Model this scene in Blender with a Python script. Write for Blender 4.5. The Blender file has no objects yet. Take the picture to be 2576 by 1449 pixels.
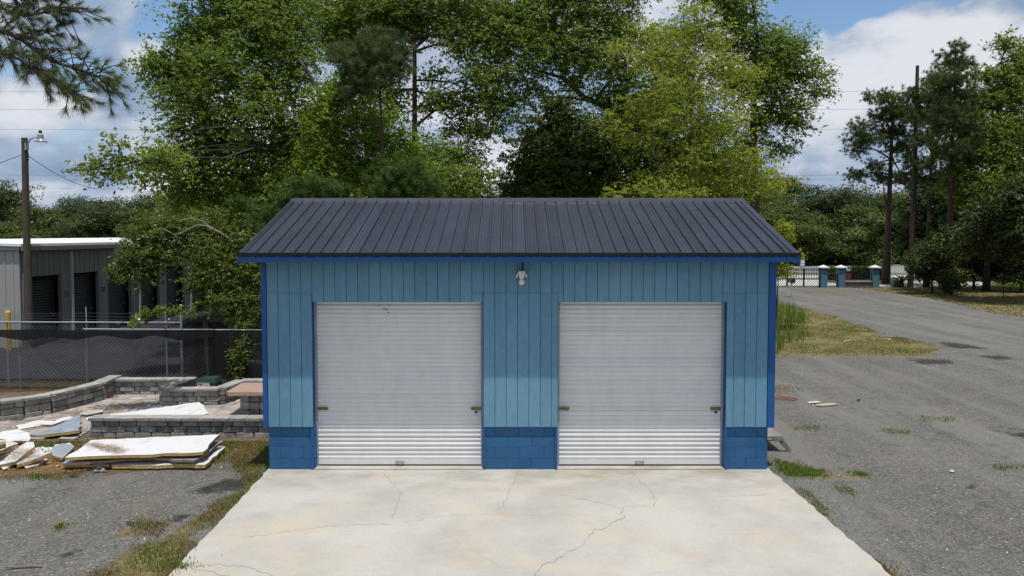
import bpy, math, random
import numpy as np
from mathutils import Vector, Matrix

# ------------------------------------------------------------------ camera
SC = bpy.context.scene
F, CX, CY, TH, H = 1845.0, 1288.0, 668.3, math.atan(0.045), 4.29   # survey of the photograph (2576 px wide)
cam = bpy.data.cameras.new('camera'); camo = bpy.data.objects.new('camera', cam)
SC.collection.objects.link(camo); SC.camera = camo
camo.location = (0, 0, H); camo.rotation_euler = (math.pi/2 - TH, 0, 0)
cam.sensor_width = 36; cam.lens = F/2576*36; cam.shift_y = -(724.5-CY)/2576
cam.clip_start = .1; cam.clip_end = 3000

# ------------------------------------------------------------------ light
SUN_TO = Vector((0.04, -0.205, 1.0)).normalized()
sun = bpy.data.lights.new('sun', 'SUN'); sun.energy = 4.6; sun.angle = math.radians(.55); sun.color = (1, .955, .88)
suno = bpy.data.objects.new('sun', sun); SC.collection.objects.link(suno)
suno.location = (0, 0, 60); suno.rotation_euler = SUN_TO.to_track_quat('Z', 'Y').to_euler()
world = bpy.data.worlds.new('World'); SC.world = world; world.use_nodes = True
def build_world():
    nt = world.node_tree; N = nt.nodes; L = nt.links; N.clear()
    out = N.new('ShaderNodeOutputWorld'); bg = N.new('ShaderNodeBackground'); bg.inputs[1].default_value = .065
    sky = N.new('ShaderNodeTexSky'); sky.sky_type = 'NISHITA'; sky.sun_disc = False
    sky.sun_elevation = math.asin(SUN_TO.z); sky.sun_rotation = math.atan2(SUN_TO.x, SUN_TO.y)
    sky.altitude = 0; sky.air_density = 1.0; sky.dust_density = .15; sky.ozone_density = 1.5
    tc = N.new('ShaderNodeTexCoord')
    def noise(off, scale, detail, rough=.55, dist=0.0, sc=(1, 1, 2.1)):
        mp = N.new('ShaderNodeMapping'); mp.inputs['Location'].default_value = off; mp.inputs['Scale'].default_value = sc
        L.new(tc.outputs['Generated'], mp.inputs[0])
        n = N.new('ShaderNodeTexNoise'); n.inputs['Scale'].default_value = scale; n.inputs['Detail'].default_value = detail
        n.inputs['Roughness'].default_value = rough; n.inputs['Distortion'].default_value = dist
        L.new(mp.outputs[0], n.inputs['Vector']); return n.outputs['Fac']
    def ramp(x, a, b):
        m = N.new('ShaderNodeMapRange'); m.interpolation_type = 'SMOOTHSTEP'
        m.inputs['From Min'].default_value = a; m.inputs['From Max'].default_value = b
        L.new(x, m.inputs['Value']); return m.outputs['Result']
    def mix(f, a, b):
        m = N.new('ShaderNodeMix'); m.data_type = 'RGBA'
        if isinstance(f, float): m.inputs['Factor'].default_value = f
        else: L.new(f, m.inputs['Factor'])
        for k, v in ((6, a), (7, b)):
            if isinstance(v, tuple): m.inputs[k].default_value = (*v, 1)
            else: L.new(v, m.inputs[k])
        return m.outputs[2]
    o = CLOUD_OFF
    def field(off, detail):
        """billowing heaps over broad banks"""
        big = noise(off, 1.9, 3, .5, .2, (1, 1, 2.0)); puff = noise((off[0]*2+4, off[1]+7, off[2]*2.1), 6.0, detail, .56, .15, (1, 1, 1.7))
        m = N.new('ShaderNodeMath'); m.operation = 'MULTIPLY_ADD'; m.inputs[1].default_value = .55; L.new(puff, m.inputs[0])
        m2 = N.new('ShaderNodeMath'); m2.operation = 'MULTIPLY'; m2.inputs[1].default_value = .72; L.new(big, m2.inputs[0]); L.new(m2.outputs[0], m.inputs[2]); return m.outputs[0]
    dens = field(o, 10)
    dens_up = field((o[0]+.01, o[1]-.02, o[2]+.10), 6)                 # the same field a little higher: lit tops, grey bases
    sep = N.new('ShaderNodeSeparateXYZ'); L.new(tc.outputs['Generated'], sep.inputs[0])
    low = N.new('ShaderNodeMapRange'); low.inputs[1].default_value = .02; low.inputs[2].default_value = .30; low.inputs[3].default_value = .13; low.inputs[4].default_value = 0   # banks close up towards the horizon
    L.new(sep.outputs['Z'], low.inputs[0]); ad = N.new('ShaderNodeMath'); L.new(dens, ad.inputs[0]); L.new(low.outputs[0], ad.inputs[1])
    mask = ramp(ad.outputs[0], CLOUD_LO, CLOUD_LO+.045)
    sub = N.new('ShaderNodeMath'); sub.operation = 'SUBTRACT'; L.new(dens, sub.inputs[0]); L.new(dens_up, sub.inputs[1])
    lit = ramp(sub.outputs[0], -.06, .11)
    wisp = ramp(noise((3, 1, 5), 4.5, 8, .62, .3), .36, .66)
    grey = mix(wisp, (3.6, 5.2, 7.8), (6.6, 8.0, 10.0))
    cloud = mix(lit, grey, (11.3, 11.8, 12.6))
    tint = N.new('ShaderNodeMix'); tint.data_type = 'RGBA'; tint.blend_type = 'MULTIPLY'; tint.inputs['Factor'].default_value = 1
    L.new(sky.outputs[0], tint.inputs[6]); tint.inputs[7].default_value = (1.75, 1.92, 2.0, 1)
    final = mix(mask, tint.outputs[2], cloud)
    L.new(final, bg.inputs[0]); L.new(bg.outputs[0], out.inputs[0])
CLOUD_OFF = (0.35, 1.7, 0.9); CLOUD_LO = .575
build_world()
SC.render.engine = 'CYCLES'; SC.cycles.use_denoising = True
SC.cycles.max_bounces = 6; SC.cycles.transparent_max_bounces = 12; SC.cycles.caustics_reflective = False; SC.cycles.caustics_refractive = False
SC.view_settings.view_transform = 'Standard'; SC.view_settings.look = 'None'
SC.view_settings.exposure = 0.0; SC.view_settings.gamma = 1; SC.view_settings.use_curve_mapping = False

# ------------------------------------------------------------------ survey helpers: pixel + known distance or height -> place
cT, sT = math.cos(TH), math.sin(TH)
def ray(u, v):
    a, b = (u-CX)/F, -(v-CY)/F
    return Vector((a, cT+b*sT, -sT+b*cT))
def W(u, v, y):
    r = ray(u, v); t = y/r.y; return Vector((r.x*t, y, H+r.z*t))
def G(u, v, z=0.0):
    r = ray(u, v); t = (z-H)/r.z; return Vector((r.x*t, r.y*t, z))
def Z1(x, y): return (x*.31255, 754.7+y*.31255)          # notes taken on an enlarged detail
def Z3(x, y): return (x*.12153, 1031.4+y*.12153)

# ------------------------------------------------------------------ scene helpers
C = SC.collection
ORG = {}
def tag(o, label=None, cat=None, group=None, kind=None):
    if label: o['label'] = label
    if cat: o['category'] = cat
    if group: o['group'] = group
    if kind: o['kind'] = kind
    return o
def thing(name, label, cat, loc=(0, 0, 0), group=None):
    o = bpy.data.objects.new(name, None); C.objects.link(o); o.location = loc; o.empty_display_size = .2
    ORG[o] = Vector(loc); return tag(o, label, cat, group)
def put(name, me, parent=None, loc=None, rot=(0, 0, 0), scale=(1, 1, 1)):
    """link a mesh; loc is a world place"""
    o = bpy.data.objects.new(name, me); C.objects.link(o)
    if parent is not None:
        o.parent = parent; ORG[o] = ORG[parent]
        o.location = (Vector(loc)-ORG[parent]) if loc is not None else (0, 0, 0)
    else:
        ORG[o] = Vector(loc) if loc is not None else Vector((0, 0, 0)); o.location = ORG[o]
    o.rotation_euler = rot; o.scale = scale
    return o
class MB:
    def __init__(s): s.v = []; s.f = []; s.m = []; s.mi = 0
    def add(s, vs, fs):
        b = len(s.v); s.v += [tuple(p) for p in vs]; s.f += [tuple(b+i for i in f) for f in fs]; s.m += [s.mi]*len(fs); return s
    def box(s, c, d, rz=0, M=None):
        x, y, z = d[0]/2, d[1]/2, d[2]/2
        vs = [Vector((i*x, j*y, k*z)) for k in (-1, 1) for j in (-1, 1) for i in (-1, 1)]
        R = M if M is not None else Matrix.Rotation(rz, 3, 'Z')
        return s.add([R @ p+Vector(c) for p in vs], [(0, 2, 3, 1), (4, 5, 7, 6), (0, 1, 5, 4), (2, 6, 7, 3), (0, 4, 6, 2), (1, 3, 7, 5)])
    def hexa(s, bot, top):
        return s.add(list(bot)+list(top), [(3, 2, 1, 0), (4, 5, 6, 7), (0, 1, 5, 4), (1, 2, 6, 5), (2, 3, 7, 6), (3, 0, 4, 7)])
    def tube(s, pts, rs, n=6, cap=True):
        pts = [Vector(p) for p in pts]
        if not hasattr(rs, '__len__'): rs = [rs]*len(pts)
        rings = []; b = len(s.v); up = None
        for i, p in enumerate(pts):
            d = (pts[min(i+1, len(pts)-1)]-pts[max(i-1, 0)]).normalized()
            a = d.orthogonal().normalized() if up is None else (up-d*up.dot(d))
            if a.length < 1e-5: a = d.orthogonal()
            a.normalize(); up = a; c = d.cross(a)
            for k in range(n):
                t = 2*math.pi*k/n; s.v.append(tuple(p+(a*math.cos(t)+c*math.sin(t))*rs[i]))
        fs = []
        for i in range(len(pts)-1):
            for k in range(n):
                fs.append((b+i*n+k, b+i*n+(k+1) % n, b+(i+1)*n+(k+1) % n, b+(i+1)*n+k))
        if cap: fs.append(tuple(b+k for k in range(n))[::-1]); fs.append(tuple(b+(len(pts)-1)*n+k for k in range(n)))
        s.f += fs; s.m += [s.mi]*len(fs); return s
    def lathe(s, c, prof, n=14):
        c = Vector(c); b = len(s.v)
        for r, z in prof:
            for k in range(n):
                t = 2*math.pi*k/n; s.v.append((c.x+r*math.cos(t), c.y+r*math.sin(t), c.z+z))
        fs = [(b+i*n+k, b+i*n+(k+1) % n, b+(i+1)*n+(k+1) % n, b+(i+1)*n+k) for i in range(len(prof)-1) for k in range(n)]
        fs.append(tuple(b+k for k in range(n))[::-1]); fs.append(tuple(b+(len(prof)-1)*n+k for k in range(n)))
        s.f += fs; s.m += [s.mi]*len(fs); return s
    def mesh(s, name, mats, org=(0, 0, 0), smooth=False):
        me = bpy.data.meshes.new(name); o = Vector(org)
        me.from_pydata([(p[0]-o.x, p[1]-o.y, p[2]-o.z) for p in s.v], [], s.f)
        for m in (mats if isinstance(mats, (list, tuple)) else [mats]): me.materials.append(m)
        if any(s.m): me.polygons.foreach_set('material_index', s.m)
        if smooth: me.polygons.foreach_set('use_smooth', [True]*len(s.f))
        me.update(); return me
    def build(s, name, mats, parent=None, org=None, smooth=False):
        if parent is not None: return put(name, s.mesh(name, mats, ORG[parent], smooth), parent)
        org = org or (0, 0, 0)
        return put(name, s.mesh(name, mats, org, smooth), None, org)
def np_mesh(name, verts, quads, m, tri=False):
    """fast mesh from numpy: verts (n,3), faces (k,4) or (k,3)"""
    k = quads.shape[1]; me = bpy.data.meshes.new(name)
    me.vertices.add(len(verts)); me.vertices.foreach_set('co', np.ascontiguousarray(verts, dtype=np.float32).ravel())
    me.loops.add(quads.size); me.loops.foreach_set('vertex_index', np.ascontiguousarray(quads, dtype=np.int32).ravel())
    me.polygons.add(len(quads)); me.polygons.foreach_set('loop_start', np.arange(len(quads), dtype=np.int32)*k)
    me.update(calc_edges=True); me.materials.append(m); return me
def fbm(x, y, seed=0, oct=4):
    """value noise in numpy, 0..1"""
    def vn(x, y, s):
        xi, yi = np.floor(x), np.floor(y); fx, fy = x-xi, y-yi; fx = fx*fx*(3-2*fx); fy = fy*fy*(3-2*fy)
        h = lambda a, b: np.mod(np.sin(a*127.1+b*311.7+s*74.7)*43758.5453, 1.0)
        return (h(xi, yi)*(1-fx)+h(xi+1, yi)*fx)*(1-fy)+(h(xi, yi+1)*(1-fx)+h(xi+1, yi+1)*fx)*fy
    t = 0; a = .5; n = 0
    for i in range(oct): t = t+a*vn(x*2**i, y*2**i, seed+i); n += a; a *= .5
    return t/n
def inpoly(x, y, P):
    c = np.zeros(np.shape(x), bool); n = len(P)
    for i in range(n):
        x0, y0 = P[i][0], P[i][1]; x1, y1 = P[(i+1) % n][0], P[(i+1) % n][1]
        if y0 == y1: continue
        c ^= ((y0 > y) != (y1 > y)) & (x < (x1-x0)*(y-y0)/(y1-y0)+x0)
    return c

# ------------------------------------------------------------------ materials
def mat(name, c1, c2=None, scale=4, detail=5, lo=.35, hi=.65, rough=.8, spec=.3, metal=0, bump=0, bscale=40, stretch=(1, 1, 1),
        objrand=0, island=0, fine=0, fscale=60, coord='pos', alpha=1.0):
    m = bpy.data.materials.new(name); m.use_nodes = True; nt = m.node_tree; N = nt.nodes; L = nt.links
    b = N['Principled BSDF']; b.inputs['Roughness'].default_value = rough; b.inputs['Specular IOR Level'].default_value = spec
    b.inputs['Metallic'].default_value = metal
    if coord == 'pos': src = N.new('ShaderNodeNewGeometry').outputs['Position']
    else: src = N.new('ShaderNodeTexCoord').outputs['Object']
    mp = N.new('ShaderNodeMapping'); mp.inputs['Scale'].default_value = stretch; L.new(src, mp.inputs[0]); vec = mp.outputs[0]
    def noise(s, d=4):
        n = N.new('ShaderNodeTexNoise'); n.inputs['Scale'].default_value = s; n.inputs['Detail'].default_value = d
        n.inputs['Roughness'].default_value = .6; L.new(vec, n.inputs['Vector']); return n.outputs['Fac']
    def rng(x, a, b_, c=0., d=1.):
        r = N.new('ShaderNodeMapRange'); r.inputs[1].default_value = a; r.inputs[2].default_value = b_; r.inputs[3].default_value = c; r.inputs[4].default_value = d
        L.new(x, r.inputs[0]); return r.outputs[0]
    if c2 is None: c2 = tuple(v*.8 for v in c1)
    mx = N.new('ShaderNodeMix'); mx.data_type = 'RGBA'; mx.inputs[6].default_value = (*c1, 1); mx.inputs[7].default_value = (*c2, 1)
    L.new(rng(noise(scale, detail), lo, hi), mx.inputs['Factor']); col = mx.outputs[2]
    def mul(col, fac):
        h = N.new('ShaderNodeHueSaturation'); L.new(col, h.inputs['Color']); L.new(fac, h.inputs['Value']); return h.outputs[0]
    if objrand: col = mul(col, rng(N.new('ShaderNodeObjectInfo').outputs['Random'], 0, 1, 1-objrand, 1+objrand))
    if island: col = mul(col, rng(N.new('ShaderNodeNewGeometry').outputs['Random Per Island'], 0, 1, 1-island, 1+island))
    if fine: col = mul(col, rng(noise(fscale, 3), .3, .7, 1-fine, 1+fine))
    L.new(col, b.inputs['Base Color'])
    if bump:
        bp = N.new('ShaderNodeBump'); bp.inputs['Strength'].default_value = bump; bp.inputs['Distance'].default_value = .02
        L.new(noise(bscale, 4), bp.inputs['Height']); L.new(bp.outputs[0], b.inputs['Normal'])
    if alpha < 1: b.inputs['Alpha'].default_value = alpha
    return m
def leafmat(name, ca, cb, trans=.35, rough=.5, cc=None):
    """per-leaf colour between ca and cb, some light through the blade"""
    m = bpy.data.materials.new(name); m.use_nodes = True; nt = m.node_tree; N = nt.nodes; L = nt.links; N.clear()
    out = N.new('ShaderNodeOutputMaterial'); geo = N.new('ShaderNodeNewGeometry')
    rp = N.new('ShaderNodeValToRGB'); rp.color_ramp.elements[0].color = (*ca, 1); rp.color_ramp.elements[1].color = (*cb, 1)
    if cc: e = rp.color_ramp.elements.new(.88); e.color = (*cb, 1); rp.color_ramp.elements[-1].color = (*cc, 1)
    nz = N.new('ShaderNodeTexNoise'); nz.inputs['Scale'].default_value = .7; nz.inputs['Detail'].default_value = 3; L.new(geo.outputs['Position'], nz.inputs['Vector'])
    ad = N.new('ShaderNodeMath'); ad.operation = 'MULTIPLY_ADD'; ad.inputs[1].default_value = .55; L.new(geo.outputs['Random Per Island'], ad.inputs[0])
    sh = N.new('ShaderNodeMath'); sh.operation = 'MULTIPLY_ADD'; sh.inputs[1].default_value = 1.3; sh.inputs[2].default_value = -.42; L.new(nz.outputs['Fac'], sh.inputs[0])
    L.new(sh.outputs[0], ad.inputs[2]); L.new(ad.outputs[0], rp.inputs[0])
    p = N.new('ShaderNodeBsdfPrincipled'); p.inputs['Roughness'].default_value = rough; p.inputs['Specular IOR Level'].default_value = .28
    L.new(rp.outputs[0], p.inputs['Base Color'])
    t = N.new('ShaderNodeBsdfTranslucent'); hs = N.new('ShaderNodeHueSaturation'); hs.inputs['Hue'].default_value = .485; hs.inputs['Value'].default_value = 1.25
    L.new(rp.outputs[0], hs.inputs['Color']); L.new(hs.outputs[0], t.inputs[0])
    mx = N.new('ShaderNodeMixShader'); mx.inputs[0].default_value = trans
    L.new(p.outputs[0], mx.inputs[1]); L.new(t.outputs[0], mx.inputs[2]); L.new(mx.outputs[0], out.inputs[0])
    return m
def screenmat(name, col, a):
    m = mat(name, col, rough=.9); m.node_tree.nodes['Principled BSDF'].inputs['Alpha'].default_value = a; return m

M_siding = mat('pale blue painted siding', (.118, .260, .372), (.162, .314, .425), scale=.8, lo=.38, hi=.74, rough=.62, spec=.25, bump=.3, bscale=55, stretch=(1, 1, .45), objrand=.05, fine=.07, fscale=14)
M_trim = mat('deep blue trim paint', (.020, .10, .31), (.017, .085, .27), scale=3, rough=.5, bump=.1, bscale=40)
M_block = mat('deep blue painted block', (.030, .128, .275), (.023, .104, .228), scale=3.5, detail=9, rough=.6, bump=.5, bscale=90, objrand=.06)
M_groove = mat('blue groove', (.10, .22, .31), rough=.8)
M_roof = mat('charcoal roof metal', (.015, .019, .030), (.024, .030, .045), scale=1.6, lo=.35, hi=.7, rough=.38, spec=.42, objrand=.14, fine=.10, fscale=9, stretch=(1.6, .25, 1))
M_roofdark = mat('black drip edge', (.008, .008, .010), rough=.5)
M_slat = mat('white roller slat', (.70, .70, .70), (.665, .66, .65), scale=2.5, detail=8, stretch=(1, 1, .4), rough=.42, spec=.4, objrand=.03, fine=.03, fscale=8)
M_rail = mat('grey door guide', (.35, .36, .38), rough=.5)
M_brass = mat('brass hasp', (.30, .22, .06), (.10, .07, .03), scale=60, rough=.45, metal=.7)
M_steel = mat('steel', (.42, .43, .45), (.34, .35, .37), scale=20, rough=.42, metal=.7)
M_dark = mat('dark metal', (.02, .02, .022), rough=.5)
M_white = mat('white plastic', (.72, .72, .68), rough=.4)
M_conc = mat('concrete', (.405, .390, .358), (.300, .287, .264), scale=.7, detail=9, lo=.38, hi=.75, rough=.9, spec=.2, bump=.18, bscale=45, fine=.05, fscale=22)
M_crack = mat('crack', (.15, .13, .10), (.27, .24, .20), scale=9, rough=1)
M_stain = mat('concrete stain', (.27, .24, .19), (.36, .33, .28), scale=5, rough=.95)
M_stone = mat('grey wall stone', (.185, .175, .160), (.31, .295, .265), scale=5, detail=7, rough=.95, bump=.7, bscale=35, objrand=.36, fine=.18, fscale=30)
M_cap = mat('grey cap stone', (.33, .315, .295), (.23, .22, .21), scale=5, detail=7, rough=.95, bump=.5, bscale=45, objrand=.10, fine=.08, fscale=40)
M_core = mat('wall core', (.05, .048, .045), rough=1)
M_paver = mat('paver', (.37, .34, .315), (.24, .215, .195), scale=2.6, detail=7, rough=.92, bump=.4, bscale=40, objrand=.17, fine=.1, fscale=30)
M_sand = mat('paver joint sand', (.14, .11, .08), (.08, .06, .04), scale=8, rough=1)
M_pink = mat('pink sandstone', (.34, .245, .195), (.28, .20, .165), scale=9, rough=.95, bump=.4, bscale=50)
M_foamw = mat('white board face', (.54, .54, .545), (.30, .255, .20), scale=2.6, detail=10, lo=.55, hi=.80, rough=.6, fine=.04, fscale=18)
M_foil = mat('dull foil face', (.24, .28, .32), (.36, .40, .44), scale=5, rough=.4, metal=.35)
M_foam = mat('yellow foam', (.46, .27, .07), (.58, .40, .16), scale=12, rough=.95, bump=.6, bscale=60)
M_foamd = mat('aged foam', (.22, .14, .07), (.34, .22, .10), scale=12, rough=.95, bump=.6, bscale=60)
M_foilb = mat('bright crumpled foil', (.55, .58, .62), (.40, .44, .5), scale=14, rough=.3, metal=.8)
M_plastic = mat('white sheeting', (.66, .68, .70), (.5, .53, .56), scale=8, rough=.4)
M_galv = mat('galvanised pipe', (.40, .42, .45), (.30, .32, .35), scale=12, rough=.45, metal=.5)
M_wire = mat('fence wire', (.15, .16, .175), rough=.5, metal=.4)
M_wired = mat('dark coated wire', (.10, .11, .115), rough=.55)
M_screen = screenmat('black windscreen', (.010, .012, .014), .16)
M_hem = screenmat('windscreen hem', (.008, .009, .010), .93)
M_screen2 = screenmat('dark slatted screen', (.008, .010, .010), .72)
M_storw = mat('grey metal wall', (.36, .36, .345), (.32, .32, .31), scale=2, rough=.55, stretch=(1, 1, .1))
M_storf = mat('taupe metal panel', (.165, .165, .152), (.14, .14, .13), scale=2, rough=.55, stretch=(1, 1, .1))
M_storr = mat('white roof metal', (.80, .80, .80), (.7, .7, .7), scale=3, rough=.45)
M_stord = mat('dark green roll door', (.012, .020, .018), rough=.5)
M_num = mat('black numerals', (.02, .02, .02), rough=.7)
M_asph = mat('asphalt', (.022, .023, .027), (.032, .033, .037), scale=1.2, detail=8, rough=1.0, spec=.03, bump=.3, bscale=70, fine=.2, fscale=50)
M_road = mat('worn road', (.16, .16, .165), (.20, .20, .205), scale=.8, detail=6, rough=.95, fine=.06, fscale=8)
M_apron = mat('light concrete apron', (.46, .44, .41), (.38, .365, .34), scale=.6, rough=.95)
M_yellow = mat('yellow safety paint', (.75, .42, .012), (.62, .33, .01), scale=7, rough=.45)
M_pole = mat('weathered pole', (.115, .092, .070), (.065, .052, .04), scale=5, detail=7, rough=.95, bump=.8, bscale=18, stretch=(4, 4, .35))
M_bark = mat('bark', (.065, .052, .043), (.032, .026, .022), scale=5, detail=6, rough=.95, bump=.8, bscale=14, stretch=(3, 3, .6))
M_barkp = mat('pine bark', (.085, .058, .045), (.045, .032, .027), scale=5, detail=6, rough=.95, bump=.8, bscale=14, stretch=(3, 3, .8))
M_barkw = mat('pale dead wood', (.38, .35, .31), (.24, .22, .19), scale=8, rough=.9)
M_wood = mat('weathered board', (.19, .16, .13), (.12, .10, .08), scale=6, rough=.9, stretch=(3, 3, .5))
M_woodg = mat('grey plank', (.25, .235, .22), (.16, .15, .14), scale=6, rough=.9)
M_cable = mat('cable', (.03, .03, .032), rough=.6)
M_gpillar = mat('teal painted pillar', (.085, .185, .235), (.07, .155, .20), scale=5, rough=.7, bump=.2, bscale=25)
M_gpillars = mat('dark blue pillar side', (.03, .09, .13), rough=.7)
M_capw = mat('white pillar cap', (.66, .64, .60), (.54, .52, .48), scale=9, rough=.7)
M_iron = mat('black iron', (.010, .010, .011), rough=.5)
M_gwall = mat('low grey wall', (.15, .14, .13), (.09, .085, .08), scale=5, rough=.95)
M_ugreen = mat('utility green', (.022, .050, .038), (.019, .044, .034), scale=5, rough=.45)
M_labelw = mat('label white', (.75, .75, .74), rough=.5)
M_labelr = mat('label red', (.55, .06, .03), rough=.5)
M_sign = mat('sign white', (.75, .78, .8), rough=.5)
M_rust = mat('rusty hose', (.28, .07, .04), (.18, .05, .03), scale=8, rough=.7)
M_litter = mat('pale litter', (.62, .58, .5), (.5, .46, .38), scale=9, rough=.8)
M_dirt = mat('needle litter heap', (.16, .07, .03), (.09, .045, .02), scale=9, rough=1, bump=1, bscale=50)
M_puddle = mat('puddle', (.03, .028, .026), rough=.06, spec=.5)
L_maple = leafmat('broad leaf', (.080, .150, .020), (.180, .265, .040), .50)
L_gum = leafmat('gum leaf', (.090, .160, .022), (.200, .275, .044), .50)
L_pecan = leafmat('pecan leaf', (.088, .162, .022), (.195, .280, .044), .50)
L_yellow = leafmat('yellow green leaf', (.150, .205, .016), (.330, .375, .045), .50)
L_vine = leafmat('vine leaf', (.085, .160, .010), (.210, .300, .026), .45)
L_dark = leafmat('dark evergreen leaf', (.022, .046, .010), (.070, .105, .022), .28)
L_holly = leafmat('olive leaf', (.045, .085, .012), (.150, .195, .034), .32, .4)
L_far = leafmat('far tree leaf', (.016, .034, .009), (.072, .108, .024), .28)
L_far2 = leafmat('far tree leaf light', (.040, .072, .014), (.115, .150, .032), .3)
L_pine = leafmat('pine needle', (.042, .080, .022), (.110, .155, .040), .28)
L_pinev = leafmat('young pine needle', (.045, .100, .016), (.105, .180, .032), .3)
L_pinef = leafmat('branch pine needle', (.065, .095, .036), (.15, .18, .065), .25, cc=(.16, .11, .05))
L_deep = leafmat('deep green leaf', (.040, .080, .014), (.115, .170, .030), .40)
L_shrub = leafmat('shrub leaf', (.020, .042, .009), (.075, .105, .020), .28)
L_hedge = leafmat('hedge leaf', (.040, .075, .012), (.10, .145, .024), .3)
L_grass = leafmat('mixed grass', (.12, .165, .022), (.30, .25, .09), .35, .7, cc=(.36, .26, .12))
L_green = leafmat('green weed', (.080, .145, .016), (.170, .230, .036), .42, .7, cc=(.24, .21, .08))
L_dry = leafmat('dry grass', (.11, .13, .022), (.30, .205, .095), .3, .8, cc=(.15, .18, .03))
L_lawn = leafmat('lawn grass', (.080, .095, .018), (.185, .155, .045), .3, .8)
L_straw = leafmat('pine straw', (.20, .115, .05), (.40, .27, .14), .15, .8)
#__PART2__
# ------------------------------------------------------------------ ground
def gp(pts): return [G(u, v) for u, v in pts]
PATCH = {   # name: (outline on the ground, amount of grass, amount of litter/soil)
 'island': (gp([(1925, 893), (1925, 762), (2010, 772), (2075, 788), (2150, 812), (2235, 842), (2335, 862), (2372, 880), (2300, 893), (2150, 894)]), 1.0, .75),
 'lawn': (gp([(2150, 724), (2240, 736), (2330, 750), (2420, 768), (2500, 788), (2600, 803), (2900, 805), (2900, 690), (2330, 690), (2200, 712)]), 1.0, .5),
 'padleft': (gp([(678, 1188), (672, 1100), (560, 1104), (585, 1150), (612, 1190), (590, 1240), (545, 1262), (500, 1300), (470, 1330), (430, 1352), (330, 1385), (245, 1420), (190, 1470), (395, 1480), (423, 1449)]), .85, 1.0),
 'debris': (gp([(-40, 1098), (210, 1096), (420, 1100), (590, 1108), (575, 1165), (500, 1178), (380, 1172), (250, 1188), (120, 1203), (-40, 1205)]), .5, 1.0),
 'padright': (gp([(1925, 1150), (1975, 1158), (2060, 1172), (2185, 1180), (2180, 1194), (2080, 1196), (1985, 1196), (1950, 1190)]), 1.1, .3),
 'edge_a': (gp([(1985, 1225), (2010, 1215), (2120, 1345), (2090, 1345)]), .55, .5),
 'edge_b': (gp([(2170, 1400), (2200, 1400), (2260, 1460), (2235, 1460)]), .6, .8),
 'tuft_a': (gp([(322, 1312), (360, 1302), (405, 1312), (400, 1345), (340, 1350)]), 1.0, .8),
 'tuft_b': (gp([(140, 1322), (180, 1310), (185, 1325), (150, 1335)]), .9, .4),
 'tuft_c': (gp([(2085, 1215), (2140, 1222), (2150, 1245), (2100, 1238)]), .8, .3),
 'tuft_d': (gp([(2230, 1078), (2290, 1082), (2290, 1090), (2235, 1088)]), .9, .3),
 'tuft_e': (gp([(2300, 1040), (2400, 1046), (2395, 1060), (2310, 1056)]), .6, .5),
 'tuft_f': (gp([(1950, 968), (2005, 968), (2010, 985), (1950, 990)]), .6, .7),
 'tuft_g': (gp([(1985, 1068), (2060, 1068), (2060, 1078), (1990, 1080)]), .7, .4),
 'tuft_h': (gp([(2480, 1165), (2576, 1168), (2600, 1182), (2490, 1178)]), .5, .4),
 'tuft_i': (gp([(2080, 810), (2180, 818), (2170, 828), (2090, 822)]), .7, .3),
 'gateverge': (gp([(1940, 748), (2065, 744), (2300, 740), (2300, 720), (1940, 728)]), .35, .6),
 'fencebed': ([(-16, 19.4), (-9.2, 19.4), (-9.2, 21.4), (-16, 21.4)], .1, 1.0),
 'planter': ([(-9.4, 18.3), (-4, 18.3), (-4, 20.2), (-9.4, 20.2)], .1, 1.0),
}
def vfrom(y): return 585.3+H*F/y
WET = [(450, 1290, 42, 14), (215, 1383, 34, 10), (560, 1220, 60, 22), (2420, 868, 60, 9), (2520, 898, 45, 5), (2330, 905, 70, 10), (2560, 1088, 60, 14), (640, 1200, 40, 20), (2480, 1215, 60, 8), (2270, 850, 30, 4)]
def axis(near0, near1, step, far0, far1):
    a = list(np.arange(near0, near1, step)); s = step; x = near1
    while x < far1: a.append(x); s *= 1.13; x += s
    a.append(far1); s = step; x = near0; b = []
    while x > far0: s *= 1.13; x -= s; b.append(max(x, far0))
    return np.array(b[::-1]+a)
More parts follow.
